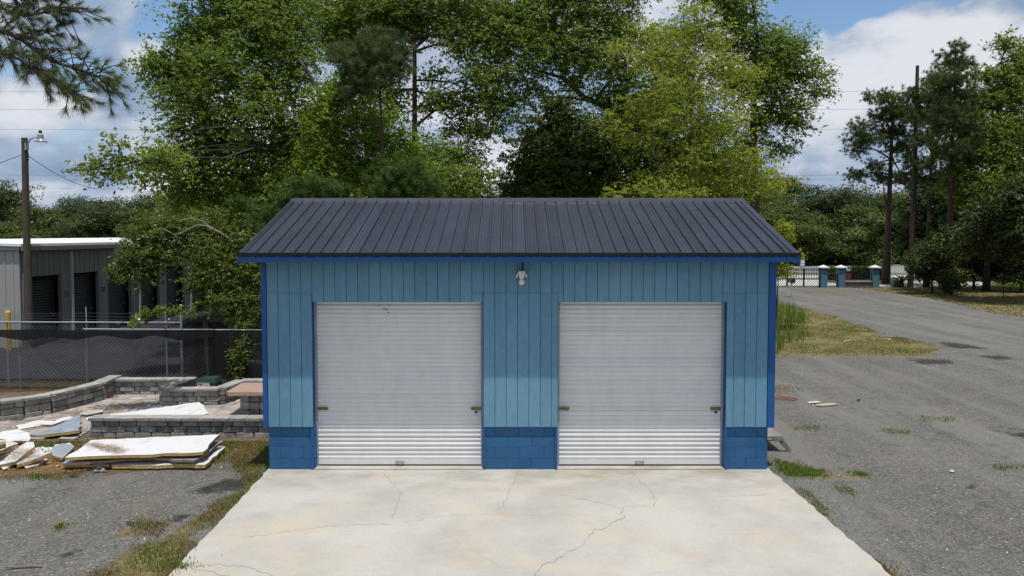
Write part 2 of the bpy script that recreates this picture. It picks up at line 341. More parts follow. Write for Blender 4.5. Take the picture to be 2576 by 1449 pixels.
def build_ground():
    xs = axis(-13, 22, .16, -900, 900); ys = axis(7, 34, .16, -300, 1600)
    X, Y = np.meshgrid(xs, ys); sh = X.shape
    wx = X+(fbm(X*.9, Y*.9, 3)-.5)*1.1; wy = Y+(fbm(X*.9, Y*.9, 9)-.5)*1.1
    wx += (fbm(X*3.2, Y*3.2, 5)-.5)*.35; wy += (fbm(X*3.2, Y*3.2, 6)-.5)*.35
    gr = np.zeros(sh); di = np.zeros(sh); we = np.zeros(sh)
    for k, (P, a, b) in PATCH.items():
        q = inpoly(wx, wy, P).astype(float)
        gr = np.maximum(gr, q*a); di = np.maximum(di, q*b)
    far = ((Y > 97) | (X < -30) | ((Y > 36) & (X < 12)) | (Y < 3)).astype(float); gr = np.maximum(gr, far); di = np.maximum(di, far*.4)
    def blur(a):
        for _ in range(2):
            p = np.pad(a, 1, mode='edge'); a = (p[1:-1, 1:-1]*2+p[:-2, 1:-1]+p[2:, 1:-1]+p[1:-1, :-2]+p[1:-1, 2:])/6
        return a
    gr = blur(gr); di = blur(di)
    for u, v, ru, rv in WET:
        c = G(u, v); rx = ru/F*c.y; ry = abs(G(u, v-rv).y-G(u, v+rv).y)/2
        d = ((wx-c.x)/rx)**2+((wy-c.y)/ry)**2; we = np.maximum(we, np.clip(1.25-d, 0, 1))
    for k in ('fencebed', 'planter'): we = np.maximum(we, .75*inpoly(wx, wy, PATCH[k][0]))          # bed soil darkened; the shade on it is put into the colour
    zz = (fbm(X*.25, Y*.25, 21, 3)-.5)*.05*np.exp(-np.hypot(X, Y)/60)*((np.abs(X-.1) > 5.6) | (Y > 20))
    zz -= .035
    zz += .02*gr*(fbm(X*2, Y*2, 31, 2))
    V = np.stack([X.ravel(), Y.ravel(), zz.ravel()], 1)
    i = np.arange(sh[0]*sh[1]).reshape(sh)
    Q = np.stack([i[:-1, :-1].ravel(), i[:-1, 1:].ravel(), i[1:, 1:].ravel(), i[1:, :-1].ravel()], 1)
    m = bpy.data.materials.new('gravel and soil'); m.use_nodes = True; nt = m.node_tree; N = nt.nodes; L = nt.links; b = N['Principled BSDF']
    b.inputs['Roughness'].default_value = .95; b.inputs['Specular IOR Level'].default_value = .15
    pos = N.new('ShaderNodeNewGeometry').outputs['Position']
    def noise(s, d=5, r=.6):
        n = N.new('ShaderNodeTexNoise'); n.inputs['Scale'].default_value = s; n.inputs['Detail'].default_value = d; n.inputs['Roughness'].default_value = r; L.new(pos, n.inputs['Vector']); return n.outputs['Fac']
    def rng(x, a, b_, c=0., d=1.):
        r = N.new('ShaderNodeMapRange'); r.inputs[1].default_value = a; r.inputs[2].default_value = b_; r.inputs[3].default_value = c; r.inputs[4].default_value = d; L.new(x, r.inputs[0]); return r.outputs[0]
    def mixc(f, a, c):
        x = N.new('ShaderNodeMix'); x.data_type = 'RGBA'; L.new(f, x.inputs['Factor'])
        for k, v in ((6, a), (7, c)):
            if isinstance(v, tuple): x.inputs[k].default_value = (*v, 1)
            else: L.new(v, x.inputs[k])
        return x.outputs[2]
    def math_(op, a, c):
        x = N.new('ShaderNodeMath'); x.operation = op
        for k, v in ((0, a), (1, c)):
            if isinstance(v, (int, float)): x.inputs[k].default_value = v
            else: L.new(v, x.inputs[k])
        return x.outputs[0]
    def attr(n):
        a = N.new('ShaderNodeAttribute'); a.attribute_name = n; return a.outputs['Fac']
    vor = N.new('ShaderNodeTexVoronoi'); vor.inputs['Scale'].default_value = 34; L.new(pos, vor.inputs['Vector'])
    sep = N.new('ShaderNodeSeparateColor'); L.new(vor.outputs['Color'], sep.inputs[0])
    chip = mixc(rng(sep.outputs[0], .25, 1), (.086, .081, .074), (.232, .222, .205))
    chip = mixc(rng(sep.outputs[1], .962, .985), chip, (.33, .32, .30))
    big = mixc(rng(noise(.35, 7), .36, .66), (.112, .106, .098), (.192, .183, .170))
    grav = mixc(rng(noise(1.5, 5), .2, .8, .35, .85), big, chip)
    mpg = N.new('ShaderNodeMapping'); mpg.inputs['Scale'].default_value = (1.1, .10, 1); mpg.inputs['Rotation'].default_value = (0, 0, -.35); L.new(pos, mpg.inputs[0])
    trk = N.new('ShaderNodeTexNoise'); trk.inputs['Scale'].default_value = 1.0; trk.inputs['Detail'].default_value = 5; L.new(mpg.outputs[0], trk.inputs['Vector'])
    grav = mixc(rng(trk.outputs['Fac'], .46, .68, 0, .75), grav, (.205, .197, .186))          # worn wheel tracks
    grav = mixc(rng(noise(2.6, 9, .7), .54, .74, 0, .6), grav, (.055, .051, .047))
    tan = mixc(rng(noise(.9, 8), .55, .74, 0, .8), grav, (.19, .16, .125))
    soil = mixc(rng(noise(9, 6), .35, .65), (.070, .050, .033), (.165, .118, .070))
    soil = mixc(rng(noise(31, 5), .35, .65), soil, (.135, .10, .06))
    gcol = mixc(rng(noise(5, 6), .35, .65), (.105, .110, .030), (.27, .20, .115))
    d_ = math_('ADD', attr('soil'), math_('MULTIPLY', math_('SUBTRACT', noise(7, 6), .5), 1.5))
    g_ = math_('ADD', attr('grass'), math_('MULTIPLY', math_('SUBTRACT', noise(11, 6), .5), 1.7))
    c1 = mixc(rng(d_, .42, .78), tan, soil)
    c2 = mixc(rng(g_, .5, .85), c1, gcol)
    w_ = math_('ADD', attr('wet_shade'), math_('MULTIPLY', math_('SUBTRACT', noise(7, 8, .7), .5), 1.9))
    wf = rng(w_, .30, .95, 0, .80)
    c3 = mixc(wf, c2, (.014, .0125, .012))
    L.new(c3, b.inputs['Base Color'])
    bp = N.new('ShaderNodeBump'); bp.inputs['Strength'].default_value = .9; bp.inputs['Distance'].default_value = .03
    hh = math_('ADD', vor.outputs['Distance'], noise(50, 4)); L.new(math_('ADD', hh, math_('MULTIPLY', noise(9, 5), 1.5)), bp.inputs['Height']); L.new(bp.outputs[0], b.inputs['Normal'])
    me = np_mesh('ground', V, Q, m)
    for n, a in (('grass', gr), ('soil', di), ('wet_shade', we)):
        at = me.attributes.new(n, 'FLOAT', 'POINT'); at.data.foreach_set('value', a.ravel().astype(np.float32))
    me.polygons.foreach_set('use_smooth', [True]*len(me.polygons))
    tag(put('ground', me), kind='structure')
build_ground()

def sheet(name, pts, z, m, thick=.03):
    b = MB(); n = len(pts)
    b.add([(p[0], p[1], z) for p in pts]+[(p[0], p[1], z-thick) for p in pts], [tuple(range(n))]+[(i, i+n, (i+1) % n+n, (i+1) % n) for i in range(n)])
    return b
# asphalt lot of the storage units, street, kerbed apron
tag(sheet('asphalt_lot', [(-9.35, 21.25), (-9.5, 60), (-60, 62), (-60, 21.25)], .015, M_asph, .08).build('asphalt_lot', M_asph), kind='structure')
tag(sheet('road', [(-160, 77.5), (260, 77.5), (260, 95), (-160, 95)], .0, M_road, .08).build('road', M_road), kind='structure')
tag(sheet('entrance_apron', [(16, 58.6), (33, 58.6), (60, 62), (80, 66), (80, 72), (16, 74.5)], .0, M_apron, .08).build('entrance_apron', M_apron), kind='structure')
kb = MB(); kb.box((50, 76.9, .02), (420, .3, .24)); tag(kb.build('kerb', M_apron), kind='structure')

# ------------------------------------------------------------------ concrete pad with its cracks
DW = 13.1                                        # distance of the garage front
pl, pr = G(672, 1183), G(1936, 1180)
pl2, pr2 = G(423, 1449), G(2245, 1449)
def ext(a, b, y): t = (y-a.y)/(b.y-a.y); return a+(b-a)*t
PAD = [ext(pl, pl2, 13.2), ext(pr, pr2, 13.2), ext(pr, pr2, 4.5), ext(pl, pl2, 4.5)]
def build_pad():
    b = MB(); rnd = random.Random(4)
    ln = []
    for a, c, n in ((PAD[0], PAD[3], 60), (PAD[3], PAD[2], 50), (PAD[2], PAD[1], 60), (PAD[1], PAD[0], 2)):
        for i in range(n):
            p = a+(c-a)*(i/n); ln.append((p.x+rnd.uniform(-.022, .022)*(n > 2 and i > 0), p.y+rnd.uniform(-.01, .01)))
    b = sheet('driveway', ln, 0, M_conc, .10)
    # shallow blotches, tyre marks and weathering belong to the slab itself
    m = M_conc; nt = m.node_tree; N = nt.nodes; L = nt.links; bs = N['Principled BSDF']
    old = bs.inputs['Base Color'].links[0].from_socket; pos = N.new('ShaderNodeNewGeometry').outputs['Position']
    sx = N.new('ShaderNodeSeparateXYZ'); L.new(pos, sx.inputs[0])
    mp = N.new('ShaderNodeMapping'); mp.inputs['Scale'].default_value = (1, 1.9, 1); L.new(pos, mp.inputs[0])
    def nz(s, d, off):
        n = N.new('ShaderNodeTexNoise'); n.noise_dimensions = '4D'; n.inputs['W'].default_value = off; n.inputs['Scale'].default_value = s; n.inputs['Detail'].default_value = d; n.inputs['Roughness'].default_value = .65
        L.new(mp.outputs[0], n.inputs['Vector']); return n.outputs['Fac']
    def rg(x, a, c, d=0., e=1.):
        r = N.new('ShaderNodeMapRange'); r.inputs[1].default_value = a; r.inputs[2].default_value = c; r.inputs[3].default_value = d; r.inputs[4].default_value = e; L.new(x, r.inputs[0]); return r.outputs[0]
    def mx(f, a, c):
        x = N.new('ShaderNodeMix'); x.data_type = 'RGBA'; L.new(f, x.inputs['Factor']); L.new(a, x.inputs[6])
        x.inputs[7].default_value = (*c, 1); return x.outputs[2]
    def mul(a, c):
        x = N.new('ShaderNodeMath'); x.operation = 'MULTIPLY'; L.new(a, x.inputs[0]); L.new(c, x.inputs[1]); return x.outputs[0]
    col = mx(rg(nz(.8, 8, 1.5), .46, .68, 0, .6), old, (.45, .375, .275))
    col = mx(rg(nz(1.4, 9, 7.7), .54, .76, 0, .6), col, (.29, .275, .26))
    near_door = rg(sx.outputs['Y'], 11.6, 12.9)                      # run-off stains along the threshold
    col = mx(mul(near_door, rg(nz(1.1, 8, 3.1), .42, .66, 0, .75)), col, (.21, .185, .15))
    col = mx(rg(nz(26, 3, 5.5), .72, .78, 0, .6), col, (.16, .15, .14))
    L.new(col, bs.inputs['Base Color'])
    d = b.build('driveway', M_conc); tag(d, kind='structure'); return d
driveway = build_pad()
def crack(pts, w, seed):
    rnd = random.Random(seed); P = [G(u, v, .002) for u, v in pts]; out = []
    for i in range(len(P)-1):
        n = max(2, int((P[i+1]-P[i]).length/.07))
        for k in range(n):
            p = P[i]+(P[i+1]-P[i])*(k/n); out.append(p+Vector((rnd.uniform(-.03, .03), rnd.uniform(-.045, .045), 0)))
    out.append(P[-1]); b = MB(); vs = []
    for i, p in enumerate(out):
        d = (out[min(i+1, len(out)-1)]-out[max(i-1, 0)]).normalized(); nn = Vector((-d.y, d.x, 0))
        ww = .78*w*rnd.uniform(.15, 1.0)*(.5 if i in (0, len(out)-1) else 1)
        vs += [p+nn*ww, p-nn*ww]
    b.add(vs, [(2*i, 2*i+1, 2*i+3, 2*i+2) for i in range(len(out)-1)])
    return b.build('crack', M_crack, driveway)
for i, (pts, w) in enumerate([
 ([(965, 1192), (985, 1215), (1008, 1240), (1003, 1262), (993, 1290), (988, 1303)], .0065), ([(610, 1352), (720, 1338), (830, 1322), (1000, 1318), (1080, 1302), (1200, 1292)], .005),
 ([(1302, 1186), (1280, 1240), (1270, 1262), (1248, 1290)], .006), ([(1588, 1182), (1610, 1212), (1640, 1238), (1650, 1262), (1643, 1276)], .008),
 ([(1400, 1240), (1490, 1262), (1560, 1275), (1640, 1272)], .005), ([(1566, 1278), (1566, 1300), (1538, 1318), (1492, 1338), (1478, 1360), (1440, 1385), (1385, 1412), (1362, 1428), (1340, 1462)], .010),
 ([(1635, 1240), (1740, 1243), (1850, 1250), (1950, 1240)], .0035), ([(425, 1430), (520, 1422), (590, 1420), (650, 1432), (690, 1449), (720, 1475)], .007),
 ([(470, 1425), (540, 1440), (575, 1449), (590, 1470)], .008), ([(1085, 1336), (1130, 1350), (1190, 1385), (1260, 1425)], .003), ([(1200, 1292), (1300, 1296), (1410, 1300)], .003)]): crack(pts, w, i)

# ------------------------------------------------------------------ the blue garage
ZE = W(1288, 640, 12.66).z                        # eave height
YR = 15.9; ZR = W(1288, 500, YR).z                # ridge
YE = 12.66
gx = lambda u, v=900: W(u, v, DW).x
gz = lambda v: W(1288, v, DW).z
XL, XR = gx(672), gx(1936)                        # block base
garage = thing('blue_garage', 'blue two-door garage with dark ribbed metal roof behind the concrete pad', 'garage', (0.1, DW, 0))
DEPTH = 2*(YR-DW)
def plankmesh():
    """one siding plank, unit width and height, front edges eased"""
    e = .022; b = MB(); x0, x1 = .008, .992
    vs = [(x0, 0, 0), (x0+e, -.012, 0), (x1-e, -.012, 0), (x1, 0, 0), (x1, .02, 0), (x0, .02, 0)]
    vs += [(x, y, 1) for x, y, z in vs]
    b.add(vs, [(i, (i+1) % 6, (i+1) % 6+6, i+6) for i in range(6)]+[tuple(range(5, -1, -1)), tuple(range(6, 12))])
    return b.mesh('siding_plank', M_siding)
PM = plankmesh()
ZS0 = gz(1073.5); ZS1 = ZE-.03; ZSEAM = gz(737); ZDH = gz(760)
sx0, sx1 = gx(673), gx(1931)
D1 = (gx(786), gx(1214.5)); D2 = (gx(1403), gx(1827))
def planks():
    step = .2032; n = int(round((sx1-sx0)/step)); step = (sx1-sx0)/n
    inD = lambda x: any(a-.02 < x < b_-.0 for a, b_ in (D1, D2))
    for i in range(n):
        x = sx0+i*step; x_1 = x+step
        segs = []
        for a, b_ in (D1, D2):
            if x < b_ and x_1 > a: segs.append((a, b_))
        def pl_(xa, xb, za, zb):
            if xb-xa > .015 and zb > za: put('siding_plank', PM, garage, (xa, DW, za), scale=(xb-xa, 1, zb-za))
        if segs:
            a, b_ = segs[0]
            if x < a-.01: pl_(x, a, ZS0, ZSEAM-.003); 
            if x_1 > b_+.01: pl_(b_, x_1, ZS0, ZSEAM-.003)
            if x < a-.01 or x_1 > b_+.01:
                pl_(x, x_1, ZSEAM+.003, ZS1); pl_(max(x, a), min(x_1, b_), ZDH, ZSEAM-.003)
            else: pl_(x, x_1, ZDH, ZS1)
        else:
            pl_(x, x_1, ZS0, ZSEAM-.003); pl_(x, x_1, ZSEAM+.003, ZS1)
planks()
def shell():
    b = MB(); y0, y1 = DW+.022, DW+.10            # backing wall behind the grooves, with the two openings
    xs = [sx0-.02, D1[0], D1[1], D2[0], D2[1], sx1+.02]
    for k in (0, 2, 4): b.box(((xs[k]+xs[k+1])/2, (y0+y1)/2, (ZS0+ZS1)/2+.01), (xs[k+1]-xs[k], y1-y0, ZS1-ZS0-.02))
    for k in (1, 3): b.box(((xs[k]+xs[k+1])/2, (y0+y1)/2, (ZDH+ZS1)/2), (xs[k+1]-xs[k]-.002, y1-y0, ZS1-ZDH))
    b.build('backing_wall', M_groove, garage)
    b = MB()                                        # side and rear walls with gables
    for x in (XL+.04, XR-.04):
        s = 1 if x > 0 else -1
        for dx in (0,):
            P = [(DW+.12, .0), (DW+DEPTH, 0), (DW+DEPTH, ZE), (YR, ZR-.08), (DW+.12, ZE-.02)]
            vs = [(x-.05, p[0], p[1]) for p in P]+[(x+.05, p[0], p[1]) for p in P]
            b.add(vs, [(0, 1, 2, 3, 4), (9, 8, 7, 6, 5)]+[(i, i+5, (i+1) % 5+5, (i+1) % 5) for i in range(5)])
    b.box(((XL+XR)/2, DW+DEPTH+.06, ZE/2), (XR-XL, .1, ZE)); b.build('side_walls', M_siding, garage)
    b = MB()
    for xa, xb in ((gx(661), gx(672.5)), (gx(1931.5), gx(1949))):
        b2 = MB(); b2.box(((xa+xb)/2, DW-.004, (ZS0+ZS1)/2-.005), (xb-xa, .052, ZS1-ZS0+.01)); b2.build('corner_trim', M_trim, garage)
        b2 = MB(); xo = xa+.012 if xa < 0 else xb-.012
        b2.box((xo, DW+.085, (ZS0+ZS1)/2-.005), (.022, .12, ZS1-ZS0)); b2.build('corner_trim', M_trim, garage)
shell()
CH = {}
def chamfer_mesh(name, m, ch=.06, jit=0.0, seed=0):
    """unit block (-.5..: .5) with eased edges"""
    rnd = random.Random(seed); vs = {}; L = []
    def V(x, y, z):
        L.append((x+rnd.uniform(-jit, jit), y+rnd.uniform(-jit, jit), z+rnd.uniform(-jit, jit))); return len(L)-1
    a = .5; c = .5-ch
    for i in (-1, 1):
        for j in (-1, 1):
            for k in (-1, 1):
                vs[i, j, k] = (V(i*a, j*c, k*c), V(i*c, j*a, k*c), V(i*c, j*c, k*a))
    fs = []
    for s in (-1, 1):
        q = [vs[s, -1, -1][0], vs[s, 1, -1][0], vs[s, 1, 1][0], vs[s, -1, 1][0]]; fs.append(q if s > 0 else q[::-1])
        q = [vs[-1, s, -1][1], vs[1, s, -1][1], vs[1, s, 1][1], vs[-1, s, 1][1]]; fs.append(q[::-1] if s > 0 else q)
        q = [vs[-1, -1, s][2], vs[1, -1, s][2], vs[1, 1, s][2], vs[-1, 1, s][2]]; fs.append(q if s > 0 else q[::-1])
    for i in (-1, 1):
        for j in (-1, 1):
            q = [vs[i, j, -1][0], vs[i, j, 1][0], vs[i, j, 1][1], vs[i, j, -1][1]]; fs.append(q if i*j < 0 else q[::-1])
            q = [vs[i, -1, j][0], vs[i, 1, j][0], vs[i, 1, j][2], vs[i, -1, j][2]]; fs.append(q if i*j > 0 else q[::-1])
            q = [vs[-1, i, j][1], vs[1, i, j][1], vs[1, i, j][2], vs[-1, i, j][2]]; fs.append(q if i*j < 0 else q[::-1])
            for k in (-1, 1):
                q = list(vs[i, j, k]) if False else None
    for key, t in vs.items(): fs.append(t if key[0]*key[1]*key[2] > 0 else t[::-1])
    b = MB(); b.add(L, fs); me = b.mesh(name, m); me.validate(); return me
BM_ = [chamfer_mesh('block', M_block, .025, .004, i) for i in range(3)]
def base_blocks():
    rnd = random.Random(2); ch = ZS0/3.0
    for xa, xb in ((XL, gx(789)), (gx(1213), gx(1400)), (gx(1826), XR)):
        n = max(2, int(round((xb-xa)/.405)))
        for r in range(4):
            z0 = r*.2032; z1 = min(z0+.2032, ZS0+.02)
            if z1-z0 < .03: continue
            off = .5 if r % 2 else 0; edges = [xa]+[xa+(k+off)*(xb-xa)/n for k in range(0 if off else 1, n)]+[xb]
            for p, q in zip(edges[:-1], edges[1:]):
                put('block', rnd.choice(BM_), garage, ((p+q)/2, DW+.13, (z0+z1)/2-.002), scale=(q-p-.004, .20, z1-z0-.005))
        b = MB(); b.box(((xa+xb)/2, DW+.13, ZS0/2), (xb-xa-.02, .18, ZS0-.01)); b.build('block_core', M_block, garage)
base_blocks()
# roof -------------------------------------------------------------
RL, RR = W(596, 640, YE).x, W(2015, 640, YE).x
def roof():
    rf = MB()
    sl = math.atan2(ZR-ZE, YR-YE); LS = math.hypot(ZR-ZE, YR-YE)
    zt = lambda y: ZE+(y-YE)*math.tan(sl) if y <= YR else ZR-(y-YR)*math.tan(sl)
    YB = 2*YR-YE
    P = [(YE+.03, -.05), (YR, -.05), (YB-.03, -.05), (YB-.03, -.09), (YR, -.09), (YE+.03, -.09)]
    vs = [(x, y, zt(y)+d) for x in (RL+.03, RR-.03) for y, d in P]
    rf.add(vs, [tuple(range(6)), tuple(range(11, 5, -1))]+[(i, i+6, (i+1) % 6+6, (i+1) % 6) for i in range(6)])
    roof_ = rf.build('roof', M_roofdark, garage)
    n = 43; pitch = (RR-RL)/n
    prof = [(0, .0), (.0, .004), (.014, .034), (.044, .034), (.058, .004), (.10, .004), (.104, .008), (.112, .008), (.116, .004), (.158, .004), (.162, .008), (.170, .008), (.174, .004), (.2286, .004)]
    prof = [(x*pitch/.2286, z) for x, z in prof[1:]]
    b = MB(); rows = [0, .5, 1]
    vs = []
    for t in rows:
        for x, z in prof: vs.append((x, t*LS*math.cos(sl)-z*math.sin(sl), t*LS*math.sin(sl)+z*math.cos(sl)))
    k = len(prof)
    b.add(vs, [(r*k+i, r*k+i+1, (r+1)*k+i+1, (r+1)*k+i) for r in range(2) for i in range(k-1)])
    me = b.mesh('roof_panel', M_roof)
    rnd = random.Random(8)
    for i in range(n):
        put('roof_panel', me, roof_, (RL+i*pitch, YE-.02, ZE-.045), rot=(rnd.uniform(-.0012, .0012), 0, 0))
    b = MB(); mb = b.mesh                           # rear slope seen only from elsewhere
    vs = [(x, y, z) for x in (RL, RR) for y, z in ((YR, ZR+.005-.045), (YB+.02, ZE-.05))]
    b.add(vs, [(0, 1, 3, 2)]); b.build('rear_sheet', M_roof, roof_)
    # screws in rows
    b = MB()
    for r in (.06, .30, .55, .80):
        for i in range(n):
            for dx in (.085, .205):
                y = YE-.02+r*LS*math.cos(sl); z = ZE-.045+r*LS*math.sin(sl)+.009
                b.box((RL+i*pitch+dx*pitch/.2286, y, z), (.012, .012, .006), M=Matrix.Rotation(sl, 3, 'X'))
    tag(b.build('screws', M_dark, roof_), kind='stuff')
    # ridge cap in three lengths, the middle one lifting a little
    cuts = [RL-.01, W(1255, 500, YR).x, W(1500, 500, YR).x, RR+.01]
    for i in range(3):
        b = MB(); xa, xb = cuts[i]-.02*(i > 0), cuts[i+1]; lift = (0, .010, .003)[i]; m_ = 12
        vs = []
        for j in range(m_+1):
            x = xa+(xb-xa)*j/m_; w = lift*(1+.8*math.sin(j*2.1)) if i else 0
            for y, dz in ((-.17, -.015), (-.16, .004), (-.02, .046), (.02, .046), (.17, -.0)):
                vs.append((x, YR+y, ZR-.045+(-abs(y)*math.tan(sl) if abs(y) > .1 else -.0)+dz+w*(1 if y < -.1 else .4)+.012+i*.002))
        b.add(vs, [(j*5+q, j*5+q+1, (j+1)*5+q+1, (j+1)*5+q) for j in range(m_) for q in range(4)])
        b.build('ridge_cap', M_roof, roof_)
    # gable trim over the right and left edges
    for x, s in ((RL, -1), (RR, 1)):
        b = MB()
        for (ya, yb) in ((YE-.03, YR), (YR, YB+.03)):
            p = [(x-.09*s, ya, zt(ya)-.018), (x+.02*s, ya, zt(ya)-.018), (x+.02*s, yb, zt(yb)-.018), (x-.09*s, yb, zt(yb)-.018)]
            q = [(a, b_, c-.016) for a, b_, c in p]
            b.hexa(q, p)
        b.build('rake_cap', M_roof, roof_)
        b = MB()
        for (ya, yb) in ((YE, YR), (YR, YB)):
            p = [(x-.03*s, ya, zt(ya)-.04), (x-.002*s, ya, zt(ya)-.04), (x-.002*s, yb, zt(yb)-.04), (x-.03*s, yb, zt(yb)-.04)]
            q = [(a, b_, c-.14) for a, b_, c in p]; b.hexa(q, p)
        b.build('rake_board', M_trim, roof_)
    b = MB(); zb = W(1288, 659.5, YE).z; zt_ = W(1288, 644, YE).z
    seam = W(1978, 650, YE).x
    for xa, xb in ((RL+.005, seam-.003), (seam+.003, RR-.005)):
        b = MB(); b.box(((xa+xb)/2, YE+.012, (zb+zt_)/2), (xb-xa, .03, zt_-zb)); b.build('fascia', M_trim, garage)
    b = MB(); b.box(((RL+RR)/2, YE-.006, zt_+.028), (RR-RL, .03, .056)); b.build('drip_edge', M_roofdark, garage)
    b = MB(); b.box(((RL+RR)/2, (YE+DW)/2+.01, zb+.035), (RR-RL-.06, DW-YE-.03, .015)); b.build('soffit', M_trim, garage)
roof()
# roller doors -------------------------------------------------------
RC = .20
def slatmesh(p):
    b = MB(); prof = []
    for i in range(9):
        t = i/8; prof.append((t*p, -.017*math.sin(math.pi*min(1, t*1.02))**.75 if t < 1 else 0))
    vs = [(x, y, z) for x in (-.5, .5) for z, y in prof]
    n = len(prof)
    b.add(vs, [(i, i+n, i+n+1, i+1) for i in range(n-1)])
    return b.mesh('slat', M_slat, smooth=True)
def roller(da, db, lock_l, lock_r, label):
    yd = DW+RC; zb = .045; nt = 36; z_top = ZDH+.03; p = (z_top-zb-.085)/nt
    xa, xb = da+.03, db-.03
    b = MB(); b.box(((xa+xb)/2, yd+.03, (zb+z_top)/2), (xb-xa, .01, z_top-zb)); door = b.build('roller_door', M_slat, garage); door['label'] = label
    sm = slatmesh(p)
    rs_ = random.Random(len(label))
    for i in range(nt): put('slat', sm, door, ((xa+xb)/2, yd+rs_.uniform(-.002, .002), zb+.085+i*p), rot=(rs_.uniform(-.02, .02), rs_.uniform(-.0006, .0006), 0), scale=(xb-xa, 1, 1))
    b = MB(); b.box(((xa+xb)/2, yd-.006, zb+.042), (xb-xa, .035, .082)); b.build('bottom_bar', M_slat, door)
    b = MB(); b.box(((xa+xb)/2, yd-.0, zb-.016), (xb-xa, .03, .035)); b.build('bottom_seal', M_dark, door)
    b = MB(); cx = (xa+xb)/2
    b.box((cx, yd-.034, zb+.055), (.16, .02, .012)); b.box((cx-.07, yd-.03, zb+.03), (.012, .012, .05)); b.box((cx+.07, yd-.03, zb+.03), (.012, .012, .05)); b.build('pull_handle', M_steel, door)
    for x in (xa-.012, xb+.012):
        b = MB(); b.box((x, yd-.012, (z_top)/2+.01), (.05, .05, z_top-.02)); b.build('guide_rail', M_rail, door)
    for x, s, has in ((xa+.10, 1, lock_l), (xb-.10, -1, lock_r)):
        z = gz(1031)-.02; b = MB(); b.box((x, yd-.026, z), (.19, .012, .05)); b.box((x-.03*s, yd-.036, z+.008), (.14, .012, .016)); b.box((x+.06*s, yd-.036, z), (.025, .02, .045)); b.build('slide_latch', M_brass, door)
    b = MB()                                        # jambs, head and threshold
    for x, s in ((da, 1), (db, -1)):
        b = MB(); b.box((x-.02*s, DW+.11, (ZDH)/2), (.04, .225, ZDH)); b.build('jamb', M_trim, garage)
    b = MB(); b.box(((da+db)/2, DW+.115, ZDH+.02), (db-da, .19, .036)); b.build('door_head', M_trim, garage)
    b = MB(); b.box(((da+db)/2, DW+.155, .006), (db-da-.002, .31, .022)); b.build('threshold', M_conc, garage)
    return door, (xb-.10, yd-.045)
d_l, lk1 = roller(D1[0], D1[1], 1, 1, 'left roller door with scuff marks near its top')
d_r, lk2 = roller(D2[0], D2[1], 1, 1, 'right roller door beside the corner weeds')
for (x, y), lb in ((lk1, 'small black padlock hanging on the left garage door latch'), (lk2, 'small black padlock hanging on the right garage door latch')):
    z = gz(1031)-.075; t = thing('padlock', lb, 'padlock', (x, y, z-.03), 'padlocks on the roller doors')
    b = MB(); b.box((x, y, z-.005), (.04, .02, .042)); b.build('lock_body', M_dark, t)
    b = MB(); b.tube([(x-.013, y, z+.01), (x-.013, y, z+.04), (x-.006, y, z+.05), (x+.006, y, z+.05), (x+.013, y, z+.04), (x+.013, y, z+.01)], .0035, 5); b.build('shackle', M_steel, t)
for u, v, w, h in ((955, 768, .02, .02), (973, 779, .05, .012), (966, 777, .012, .035), (977, 786, .035, .012), (979, 768, .025, .012)):
    b = MB(); p = W(u, v, DW+RC-.022); b.box(p, (w, .004, h), M=Matrix.Rotation(.5*(u % 3-1), 3, 'Y')); b.build('scuff_mark', M_dark, d_l)
# interior floor closes the openings
b = MB(); b.box(((XL+XR)/2, DW+DEPTH/2+.3, -.02), (XR-XL-.1, DEPTH-.2, .06)); b.build('floor_slab', M_conc, garage)
# twin flood light ---------------------------------------------------
def floodlight():
    c = W(1312, 690, DW-.02); t = thing('wall_light', 'white twin-head flood light with round sensor above the garage doors', 'light', (c.x, DW-.012, c.z))
    y = DW-.012
    b = MB(); b.box((c.x, y-.02, c.z+.02), (.11, .04, .11)); b.tube([(c.x+.02, y-.01, c.z+.07), (c.x+.02, y-.012, ZE-.1)], .012, 6); b.build('junction_box', M_dark, t)
    for s in (-1, 1):
        b = MB(); p0 = Vector((c.x+s*.02, y-.07, c.z-.03)); p1 = Vector((c.x+s*.033, y-.11, c.z+.055))
        b.tube([p0-Vector((0, 0, .02)), p0, p1, p1+Vector((0, -.004, .012))], [.022, .030, .033, .030], 10); b.build('lamp_head', M_white, t, smooth=False)
        b = MB(); b.tube([(c.x+s*.075, y-.05, c.z-.045), (c.x+s*.09, y-.06, c.z-.03), (c.x+s*.06, y-.07, c.z+.02)], [.014, .022, .012], 8); b.build('swivel_arm', M_white, t)
    b = MB(); b.tube([(c.x, y-.0, c.z-.04), (c.x, y-.10, c.z-.05)], [.05, .042], 12); b.build('mount', M_white, t)
    b = MB(); b.tube([(c.x, y-.05, c.z-.085), (c.x, y-.05, c.z-.10)], .02, 8)
    b.tube([(c.x, y-.02, c.z-.135), (c.x, y-.035, c.z-.135), (c.x, y-.075, c.z-.137), (c.x, y-.088, c.z-.139)], [.04, .052, .052, .038], 14); b.build('sensor', M_white, t, smooth=False)
    b = MB(); b.box((c.x+.17, y-.004, c.z+.02), (.09, .008, .11)); b.build('cover_plate', M_siding, t)
floodlight()
